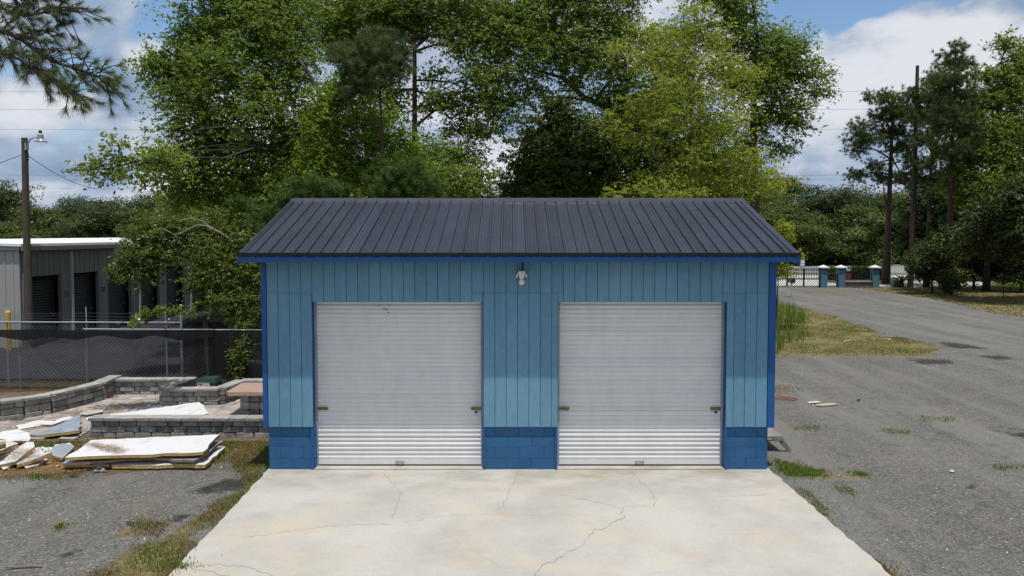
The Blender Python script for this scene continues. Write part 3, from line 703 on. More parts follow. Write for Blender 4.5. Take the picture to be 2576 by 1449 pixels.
#__PART3__
# ------------------------------------------------------------------ stone walls, patio
SM = [chamfer_mesh('stone', M_stone, .09, .035, 10+i) for i in range(6)]
CM = [chamfer_mesh('cap_stone', M_cap, .07, .02, 30+i) for i in range(4)]
PVM = [chamfer_mesh('paver', M_paver, .04, .012, 50+i) for i in range(4)]
def path_at(P, s):
    for a, b in zip(P[:-1], P[1:]):
        l = (b-a).length
        if s <= l: return a+(b-a)*(s/l), math.atan2((b-a).y, (b-a).x)
        s -= l
    return P[-1], math.atan2((P[-1]-P[-2]).y, (P[-1]-P[-2]).x)
def stone_wall(name, label, pts, hgt, thick, seed, cap=.34, courses=3, lens=(.20, .42), capm=None):
    P = [Vector((x, y, 0)) for x, y in pts]; rnd = random.Random(seed); T = sum((b-a).length for a, b in zip(P[:-1], P[1:]))
    t = thing(name, label, 'wall', P[0]); ch = .065; bh = hgt-ch; hs = [bh/courses*rnd.uniform(.9, 1.1) for _ in range(courses)]; k = bh/sum(hs); z = 0
    segs = [0]
    for a, b in zip(P[:-1], P[1:]): segs.append(segs[-1]+(b-a).length)
    for c in range(courses):
        h = hs[c]*k
        for si in range(len(P)-1):
            s = segs[si]; e = segs[si+1]
            while s < e-.02:
                l = rnd.uniform(*lens); 
                if e-(s+l) < .16: l = e-s
                q, a = path_at(P, s+l/2)
                put('stone', rnd.choice(SM), t, (q.x, q.y, z+h/2), rot=(0, 0, a+rnd.uniform(-.015, .015)), scale=(l-.007, thick*rnd.uniform(.95, 1.05), h-.005)); s += l
        z += h
    for si in range(len(P)-1):
        s = segs[si]-(0 if si else .03); e = segs[si+1]+(.03 if si == len(P)-2 else 0); n = max(1, round((e-s)/cap)); l = (e-s)/n
        for i in range(n):
            q, a = path_at(P, min(max(s+(i+.5)*l, 0.001), T)); d = P[si+1]-P[si]; a = math.atan2(d.y, d.x)
            q = P[si]+d.normalized()*(s+(i+.5)*l-segs[si])
            put('cap_stone', rnd.choice(CM), t, (q.x, q.y, bh+ch/2+rnd.uniform(-.002, .003)+.002*(si % 2)), rot=(0, 0, a+rnd.uniform(-.01, .01)), scale=(l-.006, thick+.09, ch))
    b = MB()
    for si in range(len(P)-1):
        d = P[si+1]-P[si]; c = (P[si]+P[si+1])/2; b.box((c.x, c.y, bh/2-.005), (d.length-.06, thick*.8, bh-.02), rz=math.atan2(d.y, d.x))
    b.build('wall_core', M_core, t); return t
def g1(x, y): p = G(*Z1(x, y)); return (p.x, p.y)
a_ = g1(722, 1108)
stone_wall('stone_wall', 'low grey stone seat wall between the foam board stack and patio', [(a_[0], a_[1]+.13), (-4.3, a_[1]+.1)], .42, .22, 1)
stone_wall('stone_wall', 'long curved grey stone wall below the fence at the left edge', [(-14.2, 15.6), g1(0, 985), g1(190, 957), g1(400, 922), g1(640, 860), (g1(800, 815)[0], g1(800, 815)[1]), (-10.55, 19.35)], .50, .24, 2, cap=.42)
bx0 = g1(868, 778); bx1 = g1(1380, 778)
stone_wall('stone_wall', 'short back wall of grey stone closing the patio', [(-10.5, bx0[1]+.14), (-8.72, bx0[1]+.14)], .46, .24, 3, cap=.4)
f0 = g1(1255, 866); f1 = g1(1795, 862)
stone_wall('stone_wall', 'grey stone planter wall around the green utility box', [(-8.50, bx0[1]+.30), (f0[0]+.12, f0[1]+.14), (f1[0]-.12, f1[1]+.12), (f1[0]+.05, 19.0), (-4.2, 19.05)], .46, .24, 4, cap=.40)
# pedestal with pink slab
pb = g1(1930, 945)
t = thing('stone_pedestal', 'grey stone pedestal carrying a pink sandstone slab beside the garage', 'pedestal', (pb[0]+.5, pb[1]+.4, 0))
rnd = random.Random(5)
for r in range(3):
    for side in range(2):
        n = 5
        for i in range(n):
            l = 1.15/n
            put('stone', rnd.choice(SM), t, (pb[0]+(i+.5)*l, pb[1]+.1+side*.62, .09+r*.18), scale=(l-.01, .2, .172))
    for i in range(3): put('stone', rnd.choice(SM), t, (pb[0]+.1, pb[1]+.25+i*.17, .09+r*.18), rot=(0, 0, math.pi/2), scale=(.16, .2, .172))
b = MB(); b.box((pb[0]+.58, pb[1]+.41, .26), (1.0, .6, .52)); b.build('pedestal_core', M_core, t)
sm_ = chamfer_mesh('slab', M_pink, .04, .01, 77); put('slab', sm_, t, (pb[0]+.50, pb[1]+.34, .59), scale=(1.5, 1.05, .095))
# pavers
def patio():
    b = MB(); b.box((-8.1, 17.15, -.02), (7.4, 4.5, .05)); pt = b.build('patio', M_sand); tag(pt, kind='structure')
    rnd = random.Random(6); y = 14.95; row = 0; cnt = 0
    L0, L1 = g1(0, 985), (-10.55, 19.3)
    while y < 19.15:
        d = .30; x = -11.6+(row % 2)*.18
        while x < -4.6:
            l = rnd.choice((.30, .36, .44)); cx = x+l/2
            xl = -11.45+(y-16.4)*.33 if y > 16.4 else -11.8
            ok = cx > xl+.2 and not (y+d/2 > f0[1]-.02 and f0[0]-.05 < cx < f1[0]+.05) and not (y > 18.9 and cx > f1[0]) and not (y < a_[1]+.28 and cx > a_[0]-.1) and not (y < 15.2 and rnd.random() < .4)
            if ok and cnt < 300:
                put('paver', rnd.choice(PVM), pt, (cx, y+d/2, .012+rnd.uniform(-.006, .006)), rot=(rnd.uniform(-.012, .012), rnd.uniform(-.012, .012), rnd.uniform(-.01, .01)), scale=(l-.012, d-.012, .06)); cnt += 1
            x += l
        y += d; row += 1
patio()
# green utility box in the planter
def utilbox(name, label, x, y, z, w, d, h, lab=False, m=M_ugreen):
    t = thing(name, label, 'utility box', (x, y, z))
    b = MB(); b.box((x, y, z+h*.42), (w*.94, d*.94, h*.84)); b.build('cabinet', m, t)
    b = MB(); e = .03
    b.hexa([(x+i*w/2, y+j*d/2, z+h*.80) for i, j in ((-1, -1), (1, -1), (1, 1), (-1, 1))], [(x+i*(w/2-e), y+j*(d/2-e), z+h) for i, j in ((-1, -1), (1, -1), (1, 1), (-1, 1))]); b.build('lid', m, t)
    if lab:
        yy = y-d*.47-.003
        b = MB(); b.box((x-w*.12, yy, z+h*.58), (w*.60, .004, h*.44)); l = b.build('warning_label', M_labelw, t)
        b = MB(); b.box((x-w*.26, yy-.004, z+h*.72), (w*.26, .004, h*.07)); b.build('label_stripe', M_labelr, l)
        for i, (dx, dz, ww) in enumerate(((-.26, .55, .04), (-.26, .43, .16), (.02, .60, .16), (.02, .52, .20), (.02, .44, .18), (-.26, .37, .2))):
            b = MB(); b.box((x+w*dx, yy-.003, z+h*(dz+.08)), (w*ww, .003, h*(.05 if i == 0 else .02))); b.build('label_print', M_dark, l)
    return t
ub = W(*Z1(1685, 690), 18.4)
utilbox('utility_box', 'dark green utility box with warning label inside the stone planter', ub.x, 18.40, .14, .50, .44, .50, True)
# ------------------------------------------------------------------ foam boards and scraps
def board(label, cs, zs, th, top=M_foamw, edge=M_foam, group='foam board debris', name='foam_board', ragged=.035, seed=0):
    """four or more corners (pixel, height of the upper face there)"""
    rnd = random.Random(seed+len(label)); P = [G(u, v, z) for (u, v), z in zip(cs, zs)]; Q = []
    for i in range(len(P)):
        a, c = P[i], P[(i+1) % len(P)]; n = max(1, int((c-a).length/.16))
        for k in range(n):
            p = a+(c-a)*(k/n)
            if k: p = p+Vector((rnd.uniform(-ragged, ragged), rnd.uniform(-ragged, ragged), 0))
            Q.append(p)
    cen = sum(Q, Vector())/len(Q); n = len(Q)
    t = thing(name, label, 'foam board', (cen.x, cen.y, min(z for z in zs)-th), group)
    b = MB(); lo = [p-Vector((0, 0, th)) for p in Q]; up = [p-Vector((0, 0, .006)) for p in Q]
    b.add(up+lo, [tuple(range(2*n-1, n-1, -1))]+[(i, (i+1) % n, (i+1) % n+n, i+n) for i in range(n)]+[tuple(range(n))]); b.build('foam_core', edge, t)
    b = MB(); up = [p+(p-cen)*.004 for p in Q]; lo = [p-Vector((0, 0, .005)) for p in up]
    b.add(up+lo, [tuple(range(n)), tuple(range(2*n-1, n-1, -1))]+[(i, i+n, (i+1) % n+n, (i+1) % n) for i in range(n)]); b.build('face_sheet', top, t)
    b2 = MB(); return t
z1l = lambda L_: [Z1(*p) for p in L_]; z3l = lambda L_: [Z3(*p) for p in L_]
board('top white foam board of the stack in front of the seat wall', z1l([(735, 1128), (1765, 1082), (1632, 1222), (525, 1268)]), [.30, .37, .29, .25], .055, seed=1)
board('grey foil faced foam board, middle of the stack before the seat wall', z1l([(760, 1165), (1800, 1135), (1560, 1292), (1180, 1270), (500, 1315)]), [.19, .23, .17, .17, .14], .045, M_foil, M_foamd, seed=2)
board('lowest white foam board of the stack, yellow edge on the weeds', z1l([(800, 1230), (1812, 1180), (1650, 1325), (900, 1330)]), [.08, .10, .08, .07], .065, seed=3)
board('thin sheeting board under the left end of the stack', z1l([(560, 1290), (900, 1270), (880, 1322), (490, 1330)]), [.085, .09, .075, .075], .045, M_foil, M_foam, seed=4)
board('white foam board lying tilted on the patio behind the seat wall', z1l([(695, 945), (1000, 905), (1600, 820), (1678, 912), (1520, 948), (700, 968)]), [.08, .10, .40, .34, .26, .07], .07, seed=5)
board('blue grey foil faced foam board with bent corner on the patio', z1l([(240, 1085), (420, 1020), (660, 915), (640, 1048), (330, 1088)]), [.10, .12, .24, .18, .10], .055, M_foil, M_foam, seed=6)
board('flat weathered board lying on the pavers near the curved wall', z1l([(650, 905), (700, 890), (830, 882), (828, 900), (700, 925), (640, 920)]), [.09]*6, .05, M_paver, M_core, seed=7)
board('white broken board topmost in the heap at the left edge', z3l([(-300, 640), (120, 620), (375, 690), (60, 820), (-300, 900)]), [.34, .36, .33, .34, .34], .06, M_foamw, M_foamd, seed=8)
board('long white board strip pointing at the heap centre', z3l([(-260, 880), (380, 770), (60, 960), (-260, 1040)]), [.20, .22, .18, .18], .05, M_foamw, M_foamd, seed=9)
board('broad cream board with brown long edge in the left heap', z3l([(-200, 1060), (560, 660), (690, 660), (720, 750), (330, 1060), (0, 1130)]), [.12, .30, .32, .30, .14, .10], .06, M_foamw, M_foamd, seed=10)
board('white board with yellow edge in front of the left heap', z3l([(350, 1060), (560, 950), (840, 820), (980, 900), (860, 960), (350, 1130)]), [.10, .14, .22, .24, .2, .10], .06, M_foamw, M_foam, seed=11)
board('small white board scrap lying alone left of the stack', z3l([(500, 1150), (780, 1010), (1000, 1010), (780, 1140), (540, 1205)]), [.06, .08, .08, .06, .05], .045, M_foamw, M_foamd, seed=12)
board('torn foil board with yellow foam between heap and stack', z3l([(1090, 760), (1300, 690), (1540, 760), (1420, 880), (1290, 1000), (1080, 930)]), [.12, .14, .16, .13, .08, .08], .05, M_foil, M_foam, seed=13)
board('white board piece half under the weeds at the left edge', z3l([(-200, 560), (60, 440), (380, 400), (600, 470), (600, 640), (200, 640)]), [.10, .12, .14, .12, .10, .10], .05, M_foamw, M_foamd, seed=14)
board('thin brown board edge sticking out at the far left', z3l([(-200, 700), (110, 640), (120, 690), (-200, 790)]), [.42, .43, .42, .42], .05, M_foamd, M_foamd, seed=15)
board('ragged white sheet flat on the pavers by the curved wall', z1l([(120, 1010), (330, 965), (440, 975), (300, 1015), (150, 1045)]), [.07, .06, .07, .06, .06], .025, M_foamw, M_foamd, seed=21, ragged=.06)
board('thin white sliver across the pavers above the foil board', z1l([(330, 1000), (560, 935), (600, 945), (420, 1005)]), [.09, .07, .07, .08], .02, M_foamw, M_foamd, seed=22, ragged=.05)
board('broken white corner piece beside the left end of the stack', z1l([(440, 1165), (560, 1150), (600, 1180), (520, 1205), (450, 1200)]), [.10, .12, .10, .08, .08], .03, M_foamw, M_foam, seed=23, ragged=.06)
board('narrow pale strip slanting in front of the left heap', z1l([(10, 1345), (200, 1270), (215, 1285), (30, 1365)]), [.05, .07, .06, .05], .025, M_foamw, M_foamd, seed=24, ragged=.04)
board('cracked white sheet poking out of the frame at lower left of the heap', z1l([(-80, 1200), (60, 1165), (110, 1190), (-40, 1260), (-100, 1260)]), [.16, .18, .16, .14, .14], .03, M_foamw, M_foam, seed=25, ragged=.06)
def straw(name, label, cs, zs, n, seed):
    r = np.random.default_rng(seed); P = np.array([tuple(G(u, v, z)) for (u, v), z in zip(cs, zs)]); c = P.mean(0); k = r.integers(0, len(P), n); a = r.random((n, 1)); b_ = r.random((n, 1)); f = a+b_ > 1; a = np.where(f, 1-a, a); b_ = np.where(f, 1-b_, b_)
    Q = c+(P[k]-c)*a+(P[(k+1) % len(P)]-c)*b_+np.stack([r.normal(0, .07, n), r.normal(0, .05, n), .004+.012*r.random(n)], 1); t = r.uniform(0, 6.28, n); L_ = r.uniform(.03, .09, n); d = np.stack([np.cos(t)*L_, np.sin(t)*L_, r.normal(0, .006, n)], 1); s_ = np.stack([-np.sin(t)*.003, np.cos(t)*.003, np.zeros(n)], 1)
    V = np.stack([Q-d-s_, Q-d+s_, Q+d], 1).reshape(-1, 3); tag(put(name, np_mesh(name, V, np.arange(n*3).reshape(-1, 3), L_straw)), label, 'pine straw', kind='stuff')
straw('pine_straw', 'brown pine straw strewn across the left of the top board', z1l([(720, 1150), (860, 1165), (1010, 1205), (985, 1235), (900, 1215), (700, 1165)]), [.302, .31, .30, .285, .285, .295], 520, 1)
straw('pine_straw', 'brown pine straw along the curved stone wall bed', [(-20, 990), (150, 985), (250, 968), (200, 1000), (60, 1005), (-20, 1015)], [.02]*6, 3500, 2)
straw('pine_straw', 'pine straw scattered over the patio pavers', z1l([(0, 1010), (600, 880), (1200, 790), (1240, 840), (600, 960), (100, 1090)]), [.045]*6, 1600, 3)
straw('pine_straw', 'pine straw on the ground around the left heap', z1l([(0, 1330), (180, 1250), (560, 1180), (900, 1350), (400, 1400), (0, 1420)]), [.0]*6, 4500, 4)
straw('pine_straw', 'pine straw caught on the boards of the left heap', z3l([(0, 700), (500, 800), (900, 850), (600, 1000), (200, 1000)]), [.33, .30, .28, .24, .26], 500, 5)
rs = random.Random(12); SCR = [chamfer_mesh('foam_crumb', m_, .2, .12, 90+i_) for i_, m_ in enumerate((M_foam, M_foamw, M_foamd, M_foamw))]
for i_ in range(16):
    p = G(*Z1(rs.uniform(20, 900), rs.uniform(1270, 1390))); o = put('foam_crumb', rs.choice(SCR), None, (p.x, p.y, .01), (rs.uniform(-.3, .3), rs.uniform(-.3, .3), rs.uniform(0, 3)), (rs.uniform(.03, .12), rs.uniform(.02, .06), .03)); tag(o, 'small broken foam crumb lying on the straw before the boards', 'foam crumb', 'foam crumbs before the boards')
def crumple(label, c, size, m, seed, name='foil_scrap', cat='scrap'):
    rnd = random.Random(seed); n = 9; vs = []; p = G(*c)
    for j in range(n):
        for i in range(n):
            x = (i/(n-1)-.5)*size[0]*(1+rnd.uniform(-.2, .2)); y = (j/(n-1)-.5)*size[1]*(1+rnd.uniform(-.2, .2)); e = 1-max(abs(i/(n-1)-.5), abs(j/(n-1)-.5))*2
            vs.append((p.x+x, p.y+y, .005+abs(rnd.gauss(0, 1))*size[2]*(.3+e)))
    b = MB(); b.add(vs, [(j*n+i, j*n+i+1, (j+1)*n+i+1, (j+1)*n+i) for j in range(n-1) for i in range(n-1)])
    o = b.build(name, m, None, (p.x, p.y, 0)); tag(o, label, cat)
    md = o.modifiers.new('s', 'SOLIDIFY'); md.thickness = .003; return o
crumple('bright crumpled foil in front of the stack, left of its middle', Z1(775, 1345), (.42, .22, .035), M_foilb, 1)
crumple('narrow foil strip lying on the gravel before the stack', Z1(800, 1378), (.22, .05, .02), M_foilb, 2)
crumple('small blue foil ball at the foot of the left heap', Z3(230, 1160), (.16, .12, .05), M_foilb, 3)
crumple('torn clear plastic sheeting on the left heap', Z3(860, 830), (.34, .28, .03), M_plastic, 4, 'plastic_sheet', 'plastic sheet')
crumple('white plastic sheeting bunched at the left edge of the patio', Z3(250, 500), (.75, .4, .03), M_plastic, 5, 'plastic_sheet', 'plastic sheet')
crumple('torn plastic wrapping behind the foil board piece', Z3(1180, 860), (.35, .3, .025), M_plastic, 6, 'plastic_sheet', 'plastic sheet')
crumple('brown leaf clump on the gravel below the stack', Z1(588, 1410), (.14, .08, .03), M_dirt, 7, 'leaf_clump', 'leaf clump')
crumple('rust brown needle heap beside the green utility box', Z1(1570, 715), (.5, .4, .16), M_dirt, 8, 'needle_heap', 'needle heap')
crumple('brown leaf heap in the patio corner below the back wall', Z1(860, 800), (.5, .3, .06), M_dirt, 9, 'needle_heap', 'needle heap')
# ------------------------------------------------------------------ fences
def chainlink(b, p0, p1, z0, z1, pitch, r):
    """woven wire as crossing thin strips"""
    d = Vector((p1[0]-p0[0], p1[1]-p0[1], 0)); Ln = d.length; d.normalize(); nrm = Vector((-d.y, d.x, 0)); h = z1-z0
    O = Vector((p0[0], p0[1], z0)); w = Vector((r, 0, 0))
    for sgn in (1, -1):
        s = -h
        while s < Ln+h:
            a, c = (s, s+h) if sgn > 0 else (s+h, s)
            za, zc = 0, h
            pts = []
            lo, hi = max(0, min(a, c)), min(Ln, max(a, c))
            if hi-lo > .01:
                f = lambda x: (x-a)/(c-a)*h
                A = O+d*lo+Vector((0, 0, f(lo))); B = O+d*hi+Vector((0, 0, f(hi)))
                t = (B-A).normalized(); sd = t.cross(nrm)*r; off = nrm*(.004*sgn)
                b.add([A+sd+off, A-sd+off, B-sd+off, B+sd+off, A+off*2, B+off*2], [(0, 1, 2, 3), (0, 4, 5, 3), (1, 2, 5, 4)])
            s += pitch
yb = 20.95
cpx = W(*Z1(1468, 640), yb).x; zrail = W(*Z1(700, 182), yb).z
def back_fence():
    t = thing('chain_link_fence', 'galvanised chain link fence with barbed wire before the storage units', 'fence', (-14, yb, 0))
    b = MB(); b.tube([(-19, yb, zrail+.03), (cpx, yb, zrail-.0)], .024, 8); b.build('top_rail', M_galv, t)
    for u, top in ((700, zrail+.02), (1338, zrail+.02), (60, zrail+.02)):
        x = W(*Z1(u, 500), yb).x; b = MB(); b.tube([(x, yb+.03, -.05), (x, yb+.03, top), (x, yb+.03, top+.03)], [.024, .024, .01], 8); b.build('post', M_galv, t)
        b = MB(); b.tube([(x, yb+.03, top), (x-.06, yb+.12, top+.42)], .013, 6); b.build('barb_arm', M_galv, t)
    zt = W(*Z1(1460, 40), yb).z
    b = MB(); b.tube([(cpx, yb, -.05), (cpx, yb, zt-.03)], .038, 10); b.build('corner_post', M_galv, t)
    b = MB(); b.lathe((cpx, yb, zt-.035), [(.045, 0), (.045, .02), (.03, .045), (.005, .055)], 10); b.build('post_cap', M_galv, t)
    for z in (.3, .85, 1.4):
        b = MB(); b.tube([(cpx, yb, z), (cpx, yb, z+.03)], .046, 10); b.build('clamp_band', M_galv, t)
    for i, v in enumerate((110, 135, 158)):
        b = MB(); x0 = -19; pts = [(x0+(cpx-x0)*k/10, yb+.04*i, W(*Z1(700, v), yb).z+.02*math.sin(k*1.1+i)) for k in range(11)]; b.tube(pts, .0045, 4); b.build('barbed_wire', M_wire, t)
    b = MB(); chainlink(b, (-19, yb), (cpx, yb), .02, zrail, .11, .0028); tag(b.build('wire_mesh', M_wire, t), kind='stuff')
back_fence()
def side_fence():
    pts = [(cpx+.03, yb), (-9.08, 23.0), (-9.75, 26.0)]
    t = thing('screened_fence', 'dark screened chain link fence running back from the corner post', 'fence', (cpx, yb, 0))
    for a, c in zip(pts[:-1], pts[1:]):
        b = MB(); chainlink(b, a, c, .02, 1.84, .085, .006); tag(b.build('wire_mesh', M_wire, t), kind='stuff')
        d = Vector((c[0]-a[0], c[1]-a[1], 0)).normalized(); n = Vector((-d.y, d.x, 0))*-.02
        b = MB(); b.add([(a[0]+n.x, a[1]+n.y, .25), (c[0]+n.x, c[1]+n.y, .25), (c[0]+n.x, c[1]+n.y, 1.80), (a[0]+n.x, a[1]+n.y, 1.80)], [(0, 1, 2, 3)]); b.build('screen', M_screen2, t)
        b = MB(); b.tube([(c[0], c[1], -.05), (c[0], c[1], 1.86)], .025, 8); b.build('post', M_galv, t)
    b = MB(); b.tube([(pts[1][0], pts[1][1], 1.84), (pts[2][0], pts[2][1], 1.86)], .022, 8); b.build('top_rail', M_galv, t)
side_fence()
yf = 20.1
def front_fence():
    zr = W(*Z1(1400, 240), yf).z; x0 = -14.6; x1 = -3.6
    t = thing('windscreen_fence', 'lower fence covered with black windscreen behind the patio walls', 'fence', (-9, yf, 0))
    xs = W(*Z1(670, 232), yf).x
    b = MB(); b.tube([(xs, yf, zr+.02), (x1, yf, zr-.03)], .022, 8); b.build('top_rail', M_galv, t)
    for x in (-13.6, W(*Z1(690, 500), yf).x, W(*Z1(1338, 500), yf).x, -7.1, -4.6):
        b = MB(); b.tube([(x, yf+.04, -.05), (x, yf+.04, zr-.01)], .022, 8); b.build('post', M_galv, t)
    # fabric with a sagging lower hem
    n = 60; rnd = random.Random(3)
    def fab(z_top, z_bot, name, m, y, sag=0, xa=x0, xb=x1):
        b = MB(); vs = []
        for i in range(n+1):
            x = xa+(xb-xa)*i/n; w = .012*math.sin(i*1.7)+.01*math.sin(i*.6)
            for z in (z_top+.02*math.sin(i*.13), (z_top+z_bot)/2, z_bot+sag*math.sin(i*.45)*.5+sag*(fbm(np.array([x*1.3]), np.array([2.0]), 4)[0]-.5)):
                vs.append((x, y+w*(0 if z == z_top else 1), z))
        b.add(vs, [(i*3+k, i*3+k+1, (i+1)*3+k+1, (i+1)*3+k) for i in range(n) for k in range(2)]); b.build(name, m, t)
    xg = W(*Z1(1680, 500), yf).x
    fab(zr-.01, .05, 'windscreen', M_screen, yf-.03, .05, x0, W(*Z1(1480, 500), yf).x)
    fab(zr-.01, .05, 'windscreen', M_screen2, yf-.03, .05, xg, x1)
    fab(zr-.005, zr-.22, 'windscreen_hem', M_hem, yf-.05, .10, x0, xg+.2)
    b = MB(); chainlink(b, (x0, yf), (x1, yf), .05, zr-.01, .11, .0022); tag(b.build('wire_mesh', M_wired, t), kind='stuff')
    b = MB(); p = W(*Z1(1328, 232), yf); q = W(*Z1(1360, 152), yf-.25); b.tube([p, q], .018, 6); b.build('broken_arm', M_galv, t)
    b = MB(); p = W(*Z1(1065, 228), yf); q = W(*Z1(1120, 160), yf-.25); b.tube([p, q], .014, 6); b.lathe(q-Vector((0, 0, .03)), [(.02, 0), (.045, .02), (.045, .05), (.02, .07)], 8); b.build('broken_arm', M_galv, t)
front_fence()
# wooden frame behind the windscreen
def wood_frame():
    y = 21.9; t = thing('wooden_frame', 'weathered timber gate frame leaning behind the windscreen fence', 'timber frame', (W(*Z1(1760, 500), y).x, y, 0))
    for (x0, y0), (x1, y1), w in (((1650, 165), (1690, 700), .11), ((1850, 120), (1880, 700), .12), ((1690, 168), (1865, 122), .08)):
        p, q = W(*Z1(x0, y0), y), W(*Z1(x1, y1), y); q.z = max(q.z, -.02); d = (q-p); c = (p+q)/2
        M_ = d.to_track_quat('Z', 'Y').to_matrix(); b = MB(); b.box(c, (w, w, d.length), M=M_); b.build('timber', M_wood, t)
    xa, xb = W(*Z1(1700, 300), y).x, W(*Z1(1990, 300), y).x; n = 7
    for i in range(n):
        w = (xb-xa)/n; b = MB(); b.box((xa+(i+.5)*w, y+.10, .80+.04*math.sin(i*3)), (w-.012, .02, 1.5)); b.build('board', M_bark, t)
wood_frame()
# ------------------------------------------------------------------ storage building
def storage():
    d0, X0, sl = 27.2, -18.25, .087
    P = lambda d, o=0.0: Vector((X0+(d-d0)*sl-o, d, 0))          # along the door front; o = set back
    t = thing('storage_building', 'long grey storage building with dark roll doors and white roof edge', 'building', P(d0))
    ang = math.atan2(1, sl); ze = 3.88; zh = 2.63; pitch = 2.3; nd = 10; end = d0+.35+nd*pitch+.3; wd = 10.0
    b = MB()
    A, B = P(d0), P(end); C_, D_ = P(end, wd), P(d0, wd)
    def vwall(p, q, z0, z1, th=.12, name='wall', m=M_storw, ribs=.3):
        d = q-p; L_ = d.length; b = MB(); R = math.atan2(d.y, d.x); c = (p+q)/2; b.box((c.x, c.y, (z0+z1)/2), (L_, th, z1-z0), rz=R)
        if ribs:
            k = int(L_/ribs); dn = d.normalized(); nn = Vector((dn.y, -dn.x, 0))*(th/2+.008)
            for i in range(k):
                e = p+dn*(ribs*(i+.5))+nn; b.box((e.x, e.y, (z0+z1)/2), (.05, .02, z1-z0-.01), rz=R)
        return b.build(name, m, t)
    vwall(D_, A, 0, ze-.1, name='end_wall')
    vwall(C_, B, 0, ze-.1, name='end_wall'); vwall(D_, C_, 0, ze-.1, name='rear_wall')
    # header above the doors (faces +x)
    vwall(A+Vector((0, .07, 0)), B-Vector((0, .07, 0)), zh, ze-.1, name='header_panel', m=M_storf)
    dd = d0+.07
    dep = .22
    for i in range(nd+1):
        da = d0+.06 if i == 0 else d0+.35+i*pitch-.62; db = d0+.35 if i == 0 else d0+.35+i*pitch
        p, q = P(da), P(db); c = (p+q)/2; b = MB(); b.box((c.x, c.y, zh/2-.002), ((q-p).length, .14, zh), rz=math.atan2((q-p).y, (q-p).x)); pier = b.build('pier', M_storf, t)
        b = MB(); e = P(db-.04, -.10) if i else P(d0+.02, -.12)
        b.box((e.x, e.y, 1.85 if i else 1.5), (.09, .11, 3.4 if i % 2 == 1 else 2.6), rz=0)
        if i % 2 == 1 or i == 0: b.build('downspout', M_storf if i % 2 == 0 else M_storw, pier)
        if 1 <= i <= 5:
            cu = bpy.data.curves.new('num', 'FONT'); cu.body = str(22-i); cu.size = .30; cu.align_x = 'CENTER'; cu.extrude = .004
            to = bpy.data.objects.new('num', cu); C.objects.link(to); bpy.context.view_layer.update()
            me = bpy.data.meshes.new_from_object(to.evaluated_get(bpy.context.evaluated_depsgraph_get())); bpy.data.objects.remove(to)
            me.materials.clear(); me.materials.append(M_num); cc = P(db-.34, -.076)
            put('numeral', me, pier, (cc.x, cc.y, 1.72), rot=(math.pi/2, 0, ang-math.pi+math.pi))
    for i in range(nd):
        da, db = d0+.35+i*pitch, d0+.35+(i+1)*pitch-.62
        p, q = P(da, dep), P(db, dep); dn = (q-p).normalized(); nn = Vector((dn.y, -dn.x, 0)); b = MB(); n = 26; vs = []
        for k in range(n*2+1):
            z = zh*k/(n*2)+.01; o = nn*(.022 if k % 2 else 0); vs += [p+o+Vector((0, 0, z)), q+o+Vector((0, 0, z))]
        b.add(vs, [(2*k, 2*k+1, 2*k+3, 2*k+2) for k in range(n*2)]); dr = b.build('roll_door', M_stord, t)
        b = MB(); e = p+(q-p)*.9+nn*.04; b.box((e.x, e.y, 1.05), (.05, .08, .06)); b.build('latch', M_steel, dr)
    # roof: white sheet with a fascia
    rise = .13; b = MB(); ov = .18
    a0, a1 = P(d0-ov, -ov), P(end+ov, -ov); r0, r1 = P(d0-ov, wd/2), P(end+ov, wd/2); e0, e1 = P(d0-ov, wd+ov), P(end+ov, wd+ov)
    z = lambda p, h: Vector((p.x, p.y, h))
    b.add([z(a0, ze), z(a1, ze), z(r1, ze+rise), z(r0, ze+rise), z(e1, ze), z(e0, ze)], [(0, 1, 2, 3), (3, 2, 4, 5)])
    b.add([z(a0, ze-.10), z(a1, ze-.10), z(r1, ze+rise-.1), z(r0, ze+rise-.1), z(e1, ze-.1), z(e0, ze-.1)], [(3, 2, 1, 0), (5, 4, 2, 3)])
    b.add([z(a0, ze), z(a1, ze), z(a1, ze-.10), z(a0, ze-.10)], [(3, 2, 1, 0)]); b.add([z(a0, ze), z(r0, ze+rise), z(e0, ze), z(e0, ze-.1), z(r0, ze+rise-.1), z(a0, ze-.1)], [(0, 1, 4, 5), (1, 2, 3, 4)])
    b.build('roof', M_storr, t)
    b = MB(); g0, g1_ = P(d0-ov, -ov-.03), P(end, -ov-.03); c = (g0+g1_)/2; b.box((c.x, c.y, ze-.19), ((g1_-g0).length, .1, .14), rz=math.atan2((g1_-g0).y, (g1_-g0).x)); b.build('gutter', M_storf, t)
    b = MB(); c = (P(d0-ov)+P(d0-ov, wd))/2; b.box((c.x, c.y+.06, ze-.17), (wd+.2, .1, .13)); b.build('end_trim', M_storf, t)
storage()
